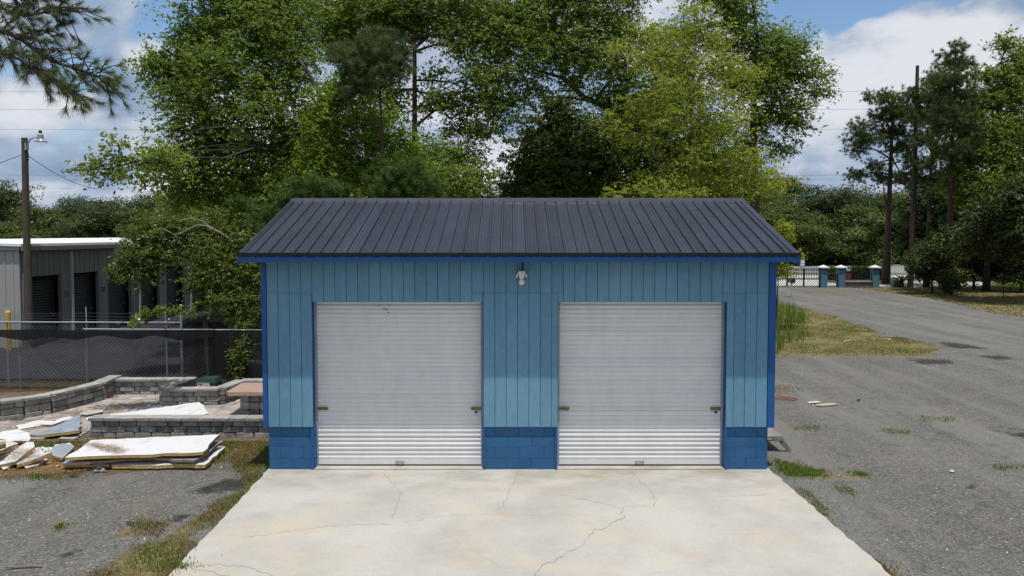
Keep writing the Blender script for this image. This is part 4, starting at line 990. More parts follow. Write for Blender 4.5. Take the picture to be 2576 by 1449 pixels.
# bollard, lamp pole
bo = G(22, 880)
t = thing('bollard', 'round yellow bollard at the storage building corner', 'bollard', (bo.x, bo.y, 0))
b = MB(); b.lathe((bo.x, bo.y, -.02), [(.095, 0), (.095, 1.36)], 16); b.build('post', M_yellow, t); b = MB(); b.lathe((bo.x, bo.y, 1.34), [(.098, 0), (.092, .05), (.065, .09), (.02, .11)], 16); b.build('domed_top', M_yellow, t)
po = G(74, 876)
def lamp_pole():
    x, y = po.x, po.y; zt = W(78, 347, y).z
    t = thing('lamp_pole', 'weathered wooden pole with a curved arm street lamp by the storage units', 'street lamp', (x, y, 0))
    b = MB(); b.tube([(x, y, -.1), (x+.02, y, zt*.5), (x+.05, y, zt)], [.145, .125, .105], 14); b.build('pole', M_pole, t)
    X = x+.05; b = MB(); pts = [(X+.10, y-.02, zt-.42), (X+.14, y-.03, zt-.2), (X+.25, y-.06, zt-.05), (X+.42, y-.10, zt), (X+.62, y-.14, zt+.0)]; b.tube(pts, .024, 8); b.build('arm', M_galv, t)
    b = MB(); b.box((X+.09, y-.03, zt-.32), (.05, .16, .26)); b.build('bracket', M_galv, t)
    lx, ly = X+.68, y-.15; b = MB(); b.lathe((lx, ly, zt-.06), [(.05, -.02), (.10, .0), (.10, .16), (.06, .2)], 12); b.build('ballast_housing', M_galv, t)
    b = MB(); b.lathe((lx, ly, zt+.14), [(.055, 0), (.06, .08), (.05, .11)], 10); b.build('photo_cell', M_dark, t)
    b = MB(); b.lathe((lx+.02, ly, zt-.17), [(.10, -.02), (.20, -.01), (.21, .02), (.13, .06), (.10, .10)], 16); b.build('lamp_shade', M_steel, t)
    for i in range(3):
        b = MB(); b.lathe((X+.14, y-.03, zt-.62-.1*i), [(.02, 0), (.035, .02), (.02, .05)], 8); b.build('insulator', M_dark, t)
    return X, y, zt
px_, py_, pz_ = lamp_pole()
def cable(label, pts, r, sag=0):
    A, B = Vector(pts[0]), Vector(pts[1]); n = 24; P = [A+(B-A)*(i/n)+Vector((0, 0, -sag*4*(i/n)*(1-i/n))) for i in range(n+1)]
    b = MB(); b.tube(P, r, 4); o = b.build('power_line', M_cable, None, tuple(A)); return tag(o, label, 'cable', 'overhead lines')
cable('cable dropping from the lamp pole towards the trees behind the storage units', [(px_+.12, py_, pz_-.65), W(262, 476, 40)+Vector((0, 0, 0))], .012, .3)
cable('cable leaving the lamp pole towards the left edge', [(px_-.12, py_, pz_-.62), W(-300, 500, 33)], .012, .1)
YW = 74
for v, lb in ((226, 'highest long wire crossing the sky'), (271.5, 'second highest long wire crossing the sky'), (321.5, 'third highest long wire crossing the sky above the lamp'),
              (437, 'upper of two close wires at lamp pole mid height'), (448, 'lower of two close wires at lamp pole mid height'), (470, 'wire just over the left tree line'), (492, 'wire skimming the left tree line'),
              (513.5, 'upper wire before the left tree line'), (525, 'middle wire before the left tree line'), (557.5, 'lowest wire before the left tree line')):
    cable(lb, [W(-500, v, YW), W(3000, v-4, YW)], .012 if v < 400 else .010, .35)
#__PART4__
# ------------------------------------------------------------------ trees
rng = np.random.default_rng(11)
def leaf_mesh(name, cen, nrm, size, m, seed=0, asp=.5, fold=.25, tan=None):
    """one bent diamond for each leaf"""
    r = np.random.default_rng(seed); n = len(cen)
    nrm = nrm/np.maximum(np.linalg.norm(nrm, axis=1, keepdims=True), 1e-6)
    t = r.normal(size=(n, 3)) if tan is None else tan+r.normal(size=(n, 3))*.35
    t -= nrm*np.sum(t*nrm, 1, keepdims=True); t /= np.maximum(np.linalg.norm(t, axis=1, keepdims=True), 1e-6)
    s = np.cross(nrm, t); L_ = size[:, None]
    a = cen-t*L_*.5; c = cen+t*L_*.5-nrm*L_*.12
    b1 = cen+s*L_*asp*.5+nrm*L_*fold*.5; b2 = cen-s*L_*asp*.5+nrm*L_*fold*.5
    V = np.stack([a, b1, c, b2], 1).reshape(-1, 3)
    Q = np.arange(n*4).reshape(n, 4)
    return np_mesh(name, V, Q, m)
def needle_mesh(name, tips, dirs, m, n_needle=40, length=.2, width=.006, seed=0, spread=.9):
    """tufts: thin blades radiating from each twig end"""
    r = np.random.default_rng(seed); k = len(tips)
    d = r.normal(size=(k, n_needle, 3)); d /= np.linalg.norm(d, axis=2, keepdims=True)
    d = d*spread+dirs[:, None, :]; d /= np.linalg.norm(d, axis=2, keepdims=True)
    o = tips[:, None, :]+dirs[:, None, :]*r.uniform(-.45, .1, (k, n_needle, 1))*length
    ln = length*r.uniform(.7, 1.1, (k, n_needle, 1)); side = np.cross(d, r.normal(size=d.shape)); side /= np.linalg.norm(side, axis=2, keepdims=True)
    e = o+d*ln; e[:, :, 2] -= .12*ln[:, :, 0]
    V = np.stack([o+side*width, o-side*width, e], 2).reshape(-1, 3); return np_mesh(name, V, np.arange(len(V)).reshape(-1, 3), m)
def curve(a, b, rnd, bend=.12, n=5, droop=0):
    a, b = Vector(a), Vector(b); L_ = (b-a).length; off = Vector((rnd.gauss(0, 1), rnd.gauss(0, 1), abs(rnd.gauss(0, 1)))).normalized()*L_*bend
    return [a+(b-a)*(i/n)+off*math.sin(math.pi*i/n)-Vector((0, 0, droop*(i/n)**2)) for i in range(n+1)]
def lob(u, v, y, ru, rv, ry=None):
    c = W(u, v, y); k = y/F; return (c, Vector((ru*k, (ry if ry else (ru+rv)*.5*k), rv*k)))
def make_tree(name, label, cat, base, trunk, lobes, leaf, lm, seed, dens=1.0, clump=.55, per=42, bark=None, r0=.2, group=None, mode='leaf', nl=None, shell=.5, limbs=True, asp=.55, nw=.012, twigs=5, flat=.55, into=None, fill=1.0):
    """trunk: list of points from the ground up; lobes: masses of the crown"""
    rnd = random.Random(seed); r = np.random.default_rng(seed)
    t = into if into is not None else thing(name, label, cat, base, group); T = [Vector(p) for p in trunk]; b = MB()
    Ltot = sum((q-p).length for p, q in zip(T[:-1], T[1:])); s = 0; rs = [r0*1.25]
    for p, q in zip(T[:-1], T[1:]): s += (q-p).length; rs.append(max(r0*(1-.78*s/Ltot), .02))
    b.tube(T, rs, 9)
    cen = []; nrm = []; siz = []; tips = []; tdir = []; tans = []
    for c, R in lobes:
        if limbs:
            cand = [p for p in T if p.z < c.z-.15*R.z] or [T[0]]
            st = min(cand, key=lambda p: (p-c).length); i = T.index(st)
            if i+1 < len(T): st = st+(T[i+1]-st)*rnd.uniform(0, .7)
            lr = max(r0*.38*min(1, R.x/1.5), .018); pts = curve(st, c, rnd, .12); b.tube(pts, [lr*(1-.75*k/5) for k in range(6)], 6, cap=False)
        vol = R.x*R.y*R.z; n = max(5, int(dens*(38 if mode == 'leaf' else 24)*(R.x*R.y+R.y*R.z+R.x*R.z)/3/(clump*clump)*.5))
        d = r.normal(size=(n, 3)); d /= np.linalg.norm(d, axis=1, keepdims=True)
        q = r.random((n, 1))**shell; q *= 1+.18*r.normal(size=(n, 1))
        Rv = np.array(R); P = np.array(c)+d*q*Rv
        for k in range(min(n, twigs) if limbs else 0):
            e = Vector(P[k]); b.tube(curve(c, e, rnd, .10, 3), [lr*.35, lr*.28, lr*.2, .008], 4, cap=False)
        if mode == 'leaf' and fill:                     # inner foliage that closes the crown
            nf = int(fill*130*(R.x*R.z+R.x*R.y+R.y*R.z)/3); df = r.normal(size=(nf, 3)); df /= np.linalg.norm(df, axis=1, keepdims=True)
            cen.append(np.array(c)+df*Rv*.80*r.random((nf, 1))**.5); nrm.append(r.normal(size=(nf, 3))+np.array((0, -.3, .5))); siz.append(leaf*r.uniform(1.3, 2.0, nf)); tans.append(r.normal(size=(nf, 3)))
        for k in range(n):
            m_ = max(3, int(per*rnd.uniform(.5, 1.4))); cs = clump*rnd.uniform(.6, 1.35)
            out = d[k]*.55+np.array((0, 0, .75))
            if mode == 'leaf':
                nt_ = rnd.randint(4, 7); td = r.normal(size=(nt_, 3))*np.array((1, 1, flat*1.2))+d[k]*.5; td /= np.linalg.norm(td, axis=1, keepdims=True)   # leafy shoots from one twig end
                j = r.integers(0, nt_, m_); sp = r.random((m_, 1))**.7; side = np.where(r.random((m_, 1)) < .5, -1., 1.)
                lat = np.cross(td[j], np.array((0, 0, 1.))); tn = td[j]*.7+lat*side
                g = td[j]*sp*cs*1.25+tn*leaf*.45+r.normal(size=(m_, 3))*cs*.06; g[:, 2] -= .22*cs*sp[:, 0]**2
                cen.append(P[k]+g); nrm.append(out*.8+r.normal(size=(m_, 3))*.6); siz.append(leaf*r.uniform(.65, 1.35, m_)); tans.append(tn)
            else:
                g = r.normal(size=(nl or 3, 3))*cs*.5; tips.append(P[k]+g); dd = out*.6+r.normal(size=(nl or 3, 3))*.5; tdir.append(dd/np.linalg.norm(dd, axis=1, keepdims=True))
    b.build('trunk' if into is None else 'limb', bark or M_bark, t, smooth=True)
    if mode == 'leaf': me = leaf_mesh('crown', np.concatenate(cen)-np.array(base), np.concatenate(nrm), np.concatenate(siz), lm, seed, asp, .25, np.concatenate(tans))
    else: me = needle_mesh('crown', np.concatenate(tips)-np.array(base), np.concatenate(tdir), lm, per, leaf, nw, seed)
    put('crown' if into is None else 'limb_foliage', me, t); return t
def gpt(u, y): p = W(u, 700, y); return Vector((p.x, y, 0))
def tk(*uvy): return [W(u, v, y) for u, v, y in uvy]
# broad tree left of the roof
B0 = gpt(770, 25.5)
bigtree = make_tree('broadleaf_tree', 'large broad green tree rising left of the garage roof', 'tree', B0, [B0, *tk((765, 560, 25.5), (740, 420, 25.7), (700, 280, 26), (660, 150, 26), (640, 40, 26), (640, -60, 26))],
 [lob(u, v, y, a, c) for u, v, y, a, c in ((520, 70, 26, 95, 75), (430, 185, 26, 85, 50), (395, 160, 25.5, 50, 35), (480, 130, 25.8, 90, 60), (590, -10, 26.5, 120, 90), (480, 255, 25.3, 100, 70), (560, 180, 24.8, 110, 80), (640, 90, 25.5, 120, 90),
  (700, 10, 26.5, 100, 90), (620, 280, 24.8, 120, 80), (720, 190, 26, 100, 90), (500, 340, 25, 90, 60), (440, 390, 24.6, 80, 45), (400, 410, 24.4, 50, 30), (560, 400, 25, 110, 70), (660, 390, 25.5, 110, 80), (760, 330, 26.5, 80, 80), (720, 100, 27, 80, 70), (520, 460, 25.3, 100, 50), (620, 500, 25, 110, 55), (450, 460, 25.3, 50, 30), (540, -90, 26, 140, 80), (690, 480, 24.6, 70, 50))],
 .112, L_maple, 1, dens=.80, clump=.44, per=42, flat=.34, r0=.26)
YL = 16.6                                        # one long low limb reaches out over the patio
make_tree('limb', None, None, B0, tk((700, 380, 25.2), (640, 372, 23.4), (560, 398, 20.6), (500, 396, 18.8), (430, 414, 17.2), (350, 405, YL), (270, 425, YL), (185, 428, YL)),
 [lob(u, v, y, a, c) for u, v, y, a, c in ((300, 365, YL, 26, 18), (275, 390, YL, 32, 16), (240, 410, YL, 34, 13), (198, 422, YL, 24, 10), (262, 445, YL, 40, 12), (330, 400, 16.8, 26, 14), (300, 430, YL, 26, 12), (310, 450, YL, 22, 9), (390, 400, 17, 45, 22), (440, 420, 17.4, 50, 24), (380, 430, 17, 40, 16), (430, 390, 17.6, 40, 20))],
 .11, L_gum, 2, dens=.85, clump=.26, per=14, r0=.038, twigs=6, into=bigtree, fill=0)
# gum tree and its pine trunk behind the roof centre
B0 = gpt(1043, 31)
make_tree('gum_tree', 'tall green tree with straight dark trunk behind the roof centre', 'tree', B0, [B0, *tk((1043, 500, 31), (1043, 340, 31), (1043, 140, 31), (1040, -20, 31), (1036, -120, 31))],
 [lob(u, v, y, a, c) for u, v, y, a, c in ((830, 20, 31, 110, 80), (930, 40, 31, 110, 80), (1000, -20, 31, 130, 80), (1080, 30, 31, 100, 65), (1180, 20, 31, 110, 80), (1150, 110, 30.5, 70, 45), (1230, 110, 30.5, 80, 70), (1240, 200, 30, 75, 60), (1200, 190, 30, 50, 40), (1250, 280, 30, 55, 50), (1210, 330, 30, 50, 25),
  (950, 110, 31.5, 70, 45), (850, 110, 31.5, 80, 60), (1110, 260, 30.5, 70, 30), (1170, 400, 30, 70, 35), (1100, 390, 30, 80, 40), (1130, 450, 28.5, 90, 40), (1200, 450, 29, 45, 30), (1000, 440, 30, 90, 50), (900, 480, 30, 110, 40), (1090, 190, 31, 40, 25), (1270, 60, 31, 80, 80), (1190, 260, 31, 60, 40), (1000, 60, 31.5, 70, 60), (980, 250, 32, 70, 60), (1160, 320, 31, 60, 30), (870, 60, 30.5, 80, 60))],
 .122, L_gum, 3, dens=.70, clump=.46, per=38, flat=.34, r0=.20, bark=M_barkp)
# trunk overgrown with vines
B0 = gpt(880, 23.8)
make_tree('vine_covered_tree', 'bright green vine covered tree with bare leaning trunk behind the roof', 'tree', B0, [B0, *tk((870, 480, 23.8), (850, 380, 23.8), (820, 280, 23.9), (803, 236, 24), (775, 180, 24.1), (752, 150, 24.2))],
 [lob(u, v, y, a, c) for u, v, y, a, c in ((860, 215, 23.6, 60, 28), (905, 225, 23.7, 60, 30), (830, 260, 23.4, 55, 35), (800, 310, 23.4, 50, 45), (880, 290, 23.4, 70, 40), (950, 300, 23.6, 60, 35), (930, 360, 23.5, 80, 40), (1000, 350, 23.6, 60, 30), (840, 370, 23.3, 60, 45), (790, 400, 23.5, 50, 50), (860, 440, 23.2, 70, 45), (950, 430, 23.4, 80, 40), (1040, 400, 23.6, 50, 25))],
 .10, L_vine, 4, dens=1.1, clump=.38, per=34, r0=.20, flat=.4)
# young pines
def tufts(name, label, base, trunk, lobes, lm, seed, ln=.22, per=46, nl=4, dens=1.0, clump=.45, nw=.006, r0=.09, group=None):
    return make_tree(name, label, 'pine tree', base, trunk, lobes, ln, lm, seed, dens=dens, clump=clump, per=per, mode='needle', nl=nl, bark=M_barkp, r0=r0, nw=nw, twigs=7, group=group)
B0 = gpt(965, 22.2)
tufts('pine_tree', 'slim pine with blue green needle tufts in front of the vines', B0, [B0, *tk((965, 480, 22.2), (960, 330, 22.2), (955, 200, 22.2), (945, 90, 22.2))],
 [lob(u, v, y, a, c) for u, v, y, a, c in ((945, 100, 22.2, 35, 28), (930, 140, 22, 60, 35), (885, 165, 22, 45, 28), (1000, 130, 22.2, 35, 40), (990, 185, 22, 45, 35), (900, 210, 22, 60, 25), (860, 140, 22.4, 25, 25))], L_pine, 5, ln=.26, dens=1.5, clump=.36)
B0 = gpt(1012, 20.6)
tufts('pine_tree', 'young bushy pine top showing over the roof left of centre', B0, [B0, *tk((1012, 520, 20.6), (1012, 430, 20.6), (1012, 395, 20.6))],
 [lob(u, v, 20.5, a, c) for u, v, a, c in ((1012, 430, 45, 28), (965, 455, 40, 30), (1060, 455, 42, 28), (1010, 475, 70, 25))], L_pinev, 6, ln=.26, dens=1.7, clump=.36)
B0 = gpt(800, 20.2)
tufts('pine_tree', 'young light green pine tops along the left end of the ridge', B0, [B0, *tk((800, 560, 20.2), (805, 490, 20.2), (806, 460, 20.2))],
 [lob(u, v, 20.2, a, c) for u, v, a, c in ((845, 478, 26, 22), (800, 470, 24, 22), (760, 480, 28, 22), (720, 515, 30, 25), (690, 545, 30, 22), (655, 550, 22, 22))], L_pinev, 7, ln=.24, dens=2.0, clump=.30)
B0 = gpt(598, 22.8)
tufts('pine_tree', 'small pine sapling with two round tufts left of the roof edge', B0, [B0, *tk((600, 620, 22.8), (598, 540, 22.8), (598, 515, 22.8))],
 [lob(u, v, 22.8, a, c) for u, v, a, c in ((600, 514, 18, 10), (592, 545, 26, 10))], L_pinev, 8, ln=.26, dens=1.6, clump=.25, per=40, r0=.04)
# pecans right of centre
B0 = gpt(1680, 30.5)
make_tree('pecan_tree', 'spreading green tree with dark crooked limb behind the right roof half', 'tree', B0, [B0, *tk((1670, 480, 30.5), (1640, 360, 30.5), (1560, 285, 30.3), (1470, 245, 30.2), (1420, 200, 30.2), (1390, 110, 30.2), (1400, 20, 30.2))],
 [lob(u, v, y, a, c) for u, v, y, a, c in ((1400, 20, 30, 100, 80), (1340, 90, 30, 80, 70), (1330, 170, 29.8, 65, 50), (1310, 30, 30.5, 70, 70), (1420, 120, 29.6, 90, 60), (1500, 30, 30.3, 95, 80), (1500, 130, 29.6, 80, 60), (1440, 200, 29.8, 50, 30), (1370, 230, 29.8, 35, 22), (1560, 90, 30, 80, 70), (1560, 190, 29.8, 80, 55), (1580, -10, 30.5, 60, 50), (1450, -60, 30, 130, 60), (1520, 250, 30, 60, 35), (1640, 240, 30.5, 80, 60), (1310, 250, 30, 45, 30), (1660, 120, 31, 70, 60), (1740, 90, 31.5, 70, 60), (1700, 190, 31.5, 80, 60), (1590, 290, 30.5, 80, 45))],
 .132, L_pecan, 9, dens=.70, clump=.44, per=34, flat=.34, r0=.26, asp=.4)
B0 = gpt(1900, 31)
make_tree('pecan_tree', 'green tree whose rounded crown stands against the sky on the right', 'tree', B0, [B0, *tk((1900, 480, 31), (1895, 330, 31), (1900, 200, 31), (1905, 90, 31), (1890, -20, 31))],
 [lob(u, v, y, a, c) for u, v, y, a, c in ((1850, 10, 31, 70, 60), (1800, -30, 31, 110, 50), (1860, 90, 31, 70, 60), (1940, 110, 31, 80, 55), (1990, 140, 31, 60, 50), (2040, 170, 31, 45, 35), (1960, 190, 31, 90, 60), (1900, 210, 31, 80, 60), (2060, 235, 31, 40, 22), (1990, 270, 31, 65, 40), (1930, 300, 31, 60, 45), (2000, 320, 31, 40, 30), (1880, 360, 31, 60, 50), (1950, 370, 31, 40, 25), (1830, 180, 31.5, 50, 60))],
 .137, L_pecan, 10, dens=.72, clump=.44, per=36, flat=.34, r0=.24, asp=.38)
# yellow-green tree in front
B0 = gpt(1760, 24)
make_tree('yellow_green_tree', 'airy yellow green tree directly behind the right half of the roof', 'tree', B0, [B0, *tk((1760, 520, 24), (1750, 400, 24), (1735, 280, 24), (1745, 180, 24), (1755, 60, 24), (1750, 10, 24))],
 [lob(u, v, y, a, c) for u, v, y, a, c in ((1750, 30, 24, 40, 30), (1690, 90, 24, 60, 30), (1620, 100, 24, 50, 25), (1790, 90, 24, 50, 30), (1560, 130, 24, 40, 20), (1650, 150, 23.6, 75, 35), (1740, 160, 23.6, 65, 35), (1830, 160, 23.8, 60, 30), (1880, 190, 24, 45, 30), (1690, 220, 23.4, 60, 35), (1790, 240, 23.4, 75, 35), (1870, 260, 23.8, 45, 30), (1610, 260, 23.6, 60, 25), (1700, 300, 23.3, 80, 35), (1820, 320, 23.4, 75, 35), (1560, 300, 23.8, 45, 18), (1620, 350, 23.6, 60, 25), (1760, 380, 23.3, 70, 35), (1850, 400, 23.5, 75, 35), (1700, 430, 23.4, 70, 30), (1920, 430, 23.8, 60, 25), (1960, 455, 24, 45, 18), (1800, 460, 23.4, 80, 25), (1640, 480, 23.4, 80, 20), (1900, 480, 23.6, 70, 22), (1720, 485, 22.6, 80, 14), (1560, 488, 23.2, 40, 10))],
 .115, L_yellow, 12, dens=.60, clump=.34, per=26, r0=.12, asp=.36, flat=.35, bark=M_wood, fill=.35)
make_tree('sapling', 'bright yellow green sapling peeking past the right roof edge', 'sapling', gpt(1951, 29.5), [gpt(1951, 29.5), *tk((1958, 700, 29.5), (1970, 580, 29.5))],
 [lob(u, v, 29.5, a, c) for u, v, a, c in ((1970, 590, 18, 26), (1972, 570, 14, 10), (1968, 680, 28, 18), (2005, 645, 10, 12), (1960, 640, 18, 20))], .10, L_yellow, 13, dens=1.5, clump=.22, per=18, r0=.03, asp=.4, fill=0)
# darker masses low behind the roof
B0 = gpt(1400, 34)
make_tree('evergreen_tree', 'dark dense evergreen behind the roof centre below the crooked limb', 'tree', B0, [B0, *tk((1400, 480, 34), (1400, 380, 34), (1400, 290, 34))],
 [lob(u, v, y, a, c) for u, v, y, a, c in ((1410, 275, 34, 55, 40), (1370, 340, 34, 75, 60), (1450, 340, 34, 80, 60), (1330, 410, 34, 70, 50), (1420, 420, 33.5, 110, 60), (1510, 400, 34, 80, 70), (1300, 470, 34, 60, 40), (1380, 480, 33.5, 110, 40), (1500, 480, 34, 90, 40))], .14, L_deep, 14, dens=.95, clump=.5, per=56, r0=.25)
B0 = gpt(1620, 34.5)
make_tree('evergreen_tree', 'shadowy green tree filling the gap behind the yellow green tree', 'tree', B0, [B0, *tk((1620, 480, 34.5), (1630, 380, 34.5), (1640, 300, 34.5))],
 [lob(u, v, y, a, c) for u, v, y, a, c in ((1640, 320, 34.5, 90, 60), (1600, 400, 34.5, 100, 60), (1700, 400, 34.5, 100, 70), (1780, 330, 34.5, 70, 70), (1800, 430, 34.5, 110, 60), (1560, 330, 35, 90, 70), (1700, 250, 35, 80, 60), (1620, 470, 34, 130, 45), (1760, 480, 34, 130, 40), (1880, 470, 34.5, 80, 40))], .15, L_maple, 15, dens=.75, clump=.55, per=44, r0=.22)
B0 = gpt(700, 32)
make_tree('evergreen_tree', 'dark green undergrowth tree low between the big trunks on the left', 'tree', B0, [B0, *tk((700, 540, 32), (700, 430, 32))],
 [lob(u, v, y, a, c) for u, v, y, a, c in ((700, 470, 32, 110, 60), (800, 400, 32, 90, 70), (600, 520, 32, 100, 40), (760, 500, 32, 110, 40), (480, 500, 33, 80, 40), (880, 480, 32, 80, 50), (960, 440, 33, 90, 60), (1060, 460, 33, 100, 50), (1150, 470, 33, 80, 40), (560, 570, 31, 90, 40), (640, 590, 30, 80, 40))], .15, L_maple, 16, dens=.85, clump=.55, per=44, r0=.2)
# olive-leaved tree over the fence
B0 = gpt(610, 22.4)
make_tree('olive_leaved_tree', 'olive green glossy leaved tree hanging over the fence by the storage units', 'tree', B0, [B0, *tk((612, 780, 22.4), (600, 700, 22.4), (590, 620, 22.4), (570, 570, 22.4))],
 [lob(u, v, y, a, c) for u, v, y, a, c in ((360, 585, 22, 42, 26), (350, 620, 21.8, 42, 30), (390, 640, 21.8, 50, 32), (315, 660, 21.8, 26, 20), (355, 680, 21.8, 38, 20), (420, 600, 22.2, 45, 32), (430, 570, 22.3, 50, 25), (470, 640, 22, 24, 22), (540, 690, 21.8, 40, 40), (505, 705, 21.7, 26, 30), (560, 640, 22, 60, 40), (600, 690, 21.7, 55, 50), (560, 740, 21.6, 50, 35), (620, 760, 21.5, 45, 45), (640, 640, 22, 40, 50), (590, 590, 22.4, 70, 30), (520, 590, 22.6, 55, 25), (640, 820, 21.4, 30, 25), (645, 870, 20.9, 16, 35), (630, 800, 21.2, 30, 30), (560, 560, 22.8, 70, 30))],
 .105, L_holly, 17, dens=1.3, clump=.34, per=64, r0=.10, asp=.33)
b = MB(); o_ = W(602, 607, 21.6)
for P, r_ in (([(612, 600), (586, 608), (560, 588), (520, 568), (497, 566), (462, 582), (452, 590)], .024), ([(540, 578), (510, 556), (480, 548), (445, 556)], .012), ([(470, 580), (440, 590), (415, 578), (400, 575)], .010)):
    b.tube(tk(*[(u, v, 21.6) for u, v in P]), [r_*(1-.1*i) for i in range(len(P))], 6)
dead = b.build('dead_branch', M_barkw, None, tuple(o_)); tag(dead, 'pale bare dead branch arching out of the olive leaved tree', 'branch')
# vines on the fence
make_tree('fence_vine', 'green vine climbing the windscreen fence beside the garage', 'vine', W(600, 965, 19.95), tk((600, 965, 19.95), (598, 920, 19.95), (608, 870, 19.95), (622, 842, 19.95)),
 [lob(u, v, 19.93, a, c, .06) for u, v, a, c in ((598, 950, 10, 14), (596, 915, 12, 16), (604, 885, 10, 14), (615, 860, 14, 8), (590, 890, 8, 8))], .085, L_green, 18, dens=1.4, clump=.16, per=9, r0=.012, limbs=True, fill=0)
make_tree('fence_vine', 'light green vine trailing along the top of the back fence', 'vine', W(330, 822, 20.6), tk((330, 822, 20.6), (365, 795, 20.6), (410, 780, 20.6), (460, 782, 20.6)),
 [lob(u, v, 20.6, a, c, .08) for u, v, a, c in ((350, 800, 14, 7), (375, 788, 16, 7), (410, 777, 18, 7), (445, 780, 18, 6), (340, 818, 22, 5), (470, 786, 14, 5))], .085, L_vine, 19, dens=1.4, clump=.16, per=9, r0=.010, fill=0)
make_tree('yard_weed', 'small weedy sapling standing behind the screened side fence', 'weed', gpt(492, 22.3), [gpt(492, 22.3), *tk((492, 960, 22.3), (495, 900, 22.3))], [lob(u, v, 22.3, a, c) for u, v, a, c in ((495, 900, 14, 16), (490, 930, 14, 14))], .09, L_green, 20, dens=1.6, clump=.2, per=14, r0=.012, fill=0)
# near pine limb, its trunk stands left of the frame
def near_pine():
    y = 7.0; bx = W(-800, 700, y).x; t = thing('near_pine_tree', 'pine limbs with long needle tufts hanging into the upper left corner', 'pine tree', (bx, y, 0))
    b = MB(); b.tube([(bx, y, -.05), (bx+.03, y, 4), (bx, y, 9)], [.2, .17, .12], 10); b.build('trunk', M_barkp, t)
    rnd = random.Random(3); tips = []; dirs = []; b = MB()
    S = lambda P, dy=0: [W(u, v, y+dy) for u, v in P]
    main = [([(-800, 40), (-420, 30), (-150, 20), (0, 75), (55, 100), (105, 140), (150, 160), (200, 175), (250, 195), (275, 215)], .030, 0), ([(-800, -40), (-420, -60), (-120, -40), (0, 20), (60, 40), (120, 30), (175, 25)], .026, .25),
            ([(-800, 150), (-420, 120), (-100, 105), (0, 130), (50, 150), (85, 175), (120, 200), (160, 220), (192, 243)], .018, -.2), ([(-120, -40), (0, -30), (60, -10), (110, 0), (150, -10)], .016, .1), ([(20, 85), (75, 95), (120, 80), (160, 60)], .010, .2)]
    for P, r_, dy in main:
        Q = S(P, dy); b.tube(Q, [r_*(1-.75*i/(len(Q)-1)) for i in range(len(Q))], 6)
        for a, c in zip(Q[1:-1], Q[2:]):
            if c.x < W(-60, 0, y).x: continue
            for k in range(15 if r_ > .011 else 9):
                p = a+(c-a)*rnd.random(); d = (c-a).normalized()*rnd.uniform(.4, 1)+Vector((rnd.gauss(0, .5), rnd.gauss(0, .5), rnd.gauss(.1, .5)))
                d.normalize(); l = rnd.uniform(.08, .30)*(1.1 if r_ > .02 else .7); e = p+d*l+Vector((0, 0, -.02)); b.tube([p, p+d*l*.5+Vector((0, 0, .015)), e], [.006, .005, .004], 4); tips.append(e); dirs.append(d)
        tips.append(Q[-1]); dirs.append((Q[-1]-Q[-2]).normalized())
    b.build('limb', M_bark, t); o = np.array((bx, y, 0))
    put('crown', needle_mesh('crown', np.array([tuple(p) for p in tips])-o, np.array([tuple(d) for d in dirs]), L_pinef, 90, .115, .0014, 5, .75), t)
    for u, v in ((88, 95), (133, 125), (176, 225)):
        p = W(u, v, y-.05); b = MB(); b.lathe(p-Vector((0, 0, .03)), [(.008, 0), (.022, .015), (.024, .03), (.010, .06)], 8); b.build('cone', M_bark, t)
near_pine()
# ------------------------------------------------------------------ right-hand pines, dead trunk, shrubs
def rpine(label, ub, ut, vt, vb, y, lobes, seed, r0, cv):
    B = G(ub, vb); y = B.y; B = Vector((B.x, y, 0)); um = lambda f: ub+(ut-ub)*f
    vv = lambda f: vb+(vt-vb)*f
    return make_tree('pine_tree', label, 'pine tree', B, [B]+[W(um(f), vv(f), y) for f in (.3, .55, .75, .9, 1)], [lob(u, v, y+rng.uniform(-1, 1), a, c) for u, v, a, c in lobes], .34, L_pine, seed, dens=1.35, clump=.55, per=26, nl=4, mode='needle', bark=M_barkp, r0=r0, nw=.016, twigs=5, group='tall pines by the gate')
rpine('leftmost tall pine by the gate with flat spreading crown', 2228, 2248, 232, 714, 60, [(2225, 245, 45, 14), (2265, 260, 30, 20), (2215, 290, 35, 14), (2160, 318, 30, 10), (2180, 345, 50, 14), (2240, 330, 50, 22), (2290, 290, 35, 20), (2160, 372, 34, 12), (2270, 370, 45, 16), (2150, 440, 34, 10), (2200, 415, 34, 10), (2290, 400, 30, 14), (2220, 450, 34, 12), (2275, 445, 40, 16), (2250, 285, 40, 20)], 31, .30, 0)
rpine('middle tall pine right of the bare trunk', 2330, 2352, 195, 722, 55, [(2350, 200, 34, 16), (2330, 235, 45, 18), (2380, 250, 40, 18), (2345, 275, 55, 20), (2310, 300, 40, 16), (2375, 320, 45, 20), (2330, 350, 45, 18), (2305, 240, 26, 14), (2370, 385, 40, 18), (2320, 410, 38, 16), (2350, 450, 45, 20)], 32, .22, 0)
rpine('tallest pine with pointed top right of the gate', 2383, 2405, 112, 736, 50, [(2402, 125, 26, 14), (2390, 160, 45, 16), (2425, 165, 32, 16), (2400, 200, 55, 18), (2370, 230, 40, 18), (2430, 240, 45, 20), (2400, 280, 60, 22), (2370, 310, 40, 18), (2430, 330, 45, 22), (2395, 370, 55, 22), (2420, 420, 50, 22)], 33, .24, 0)
DB = G(2290, 722)
b = MB(); b.tube([(DB.x, DB.y, -.1), W(2298, 520, DB.y), W(2303, 350, DB.y), W(2308, 165, DB.y)], [.22, .19, .16, .12], 10); o = b.build('bare_tree', M_barkp, None, (DB.x, DB.y, 0), smooth=False); tag(o, 'tall bare dark trunk without branches rising among the pines', 'tree trunk')
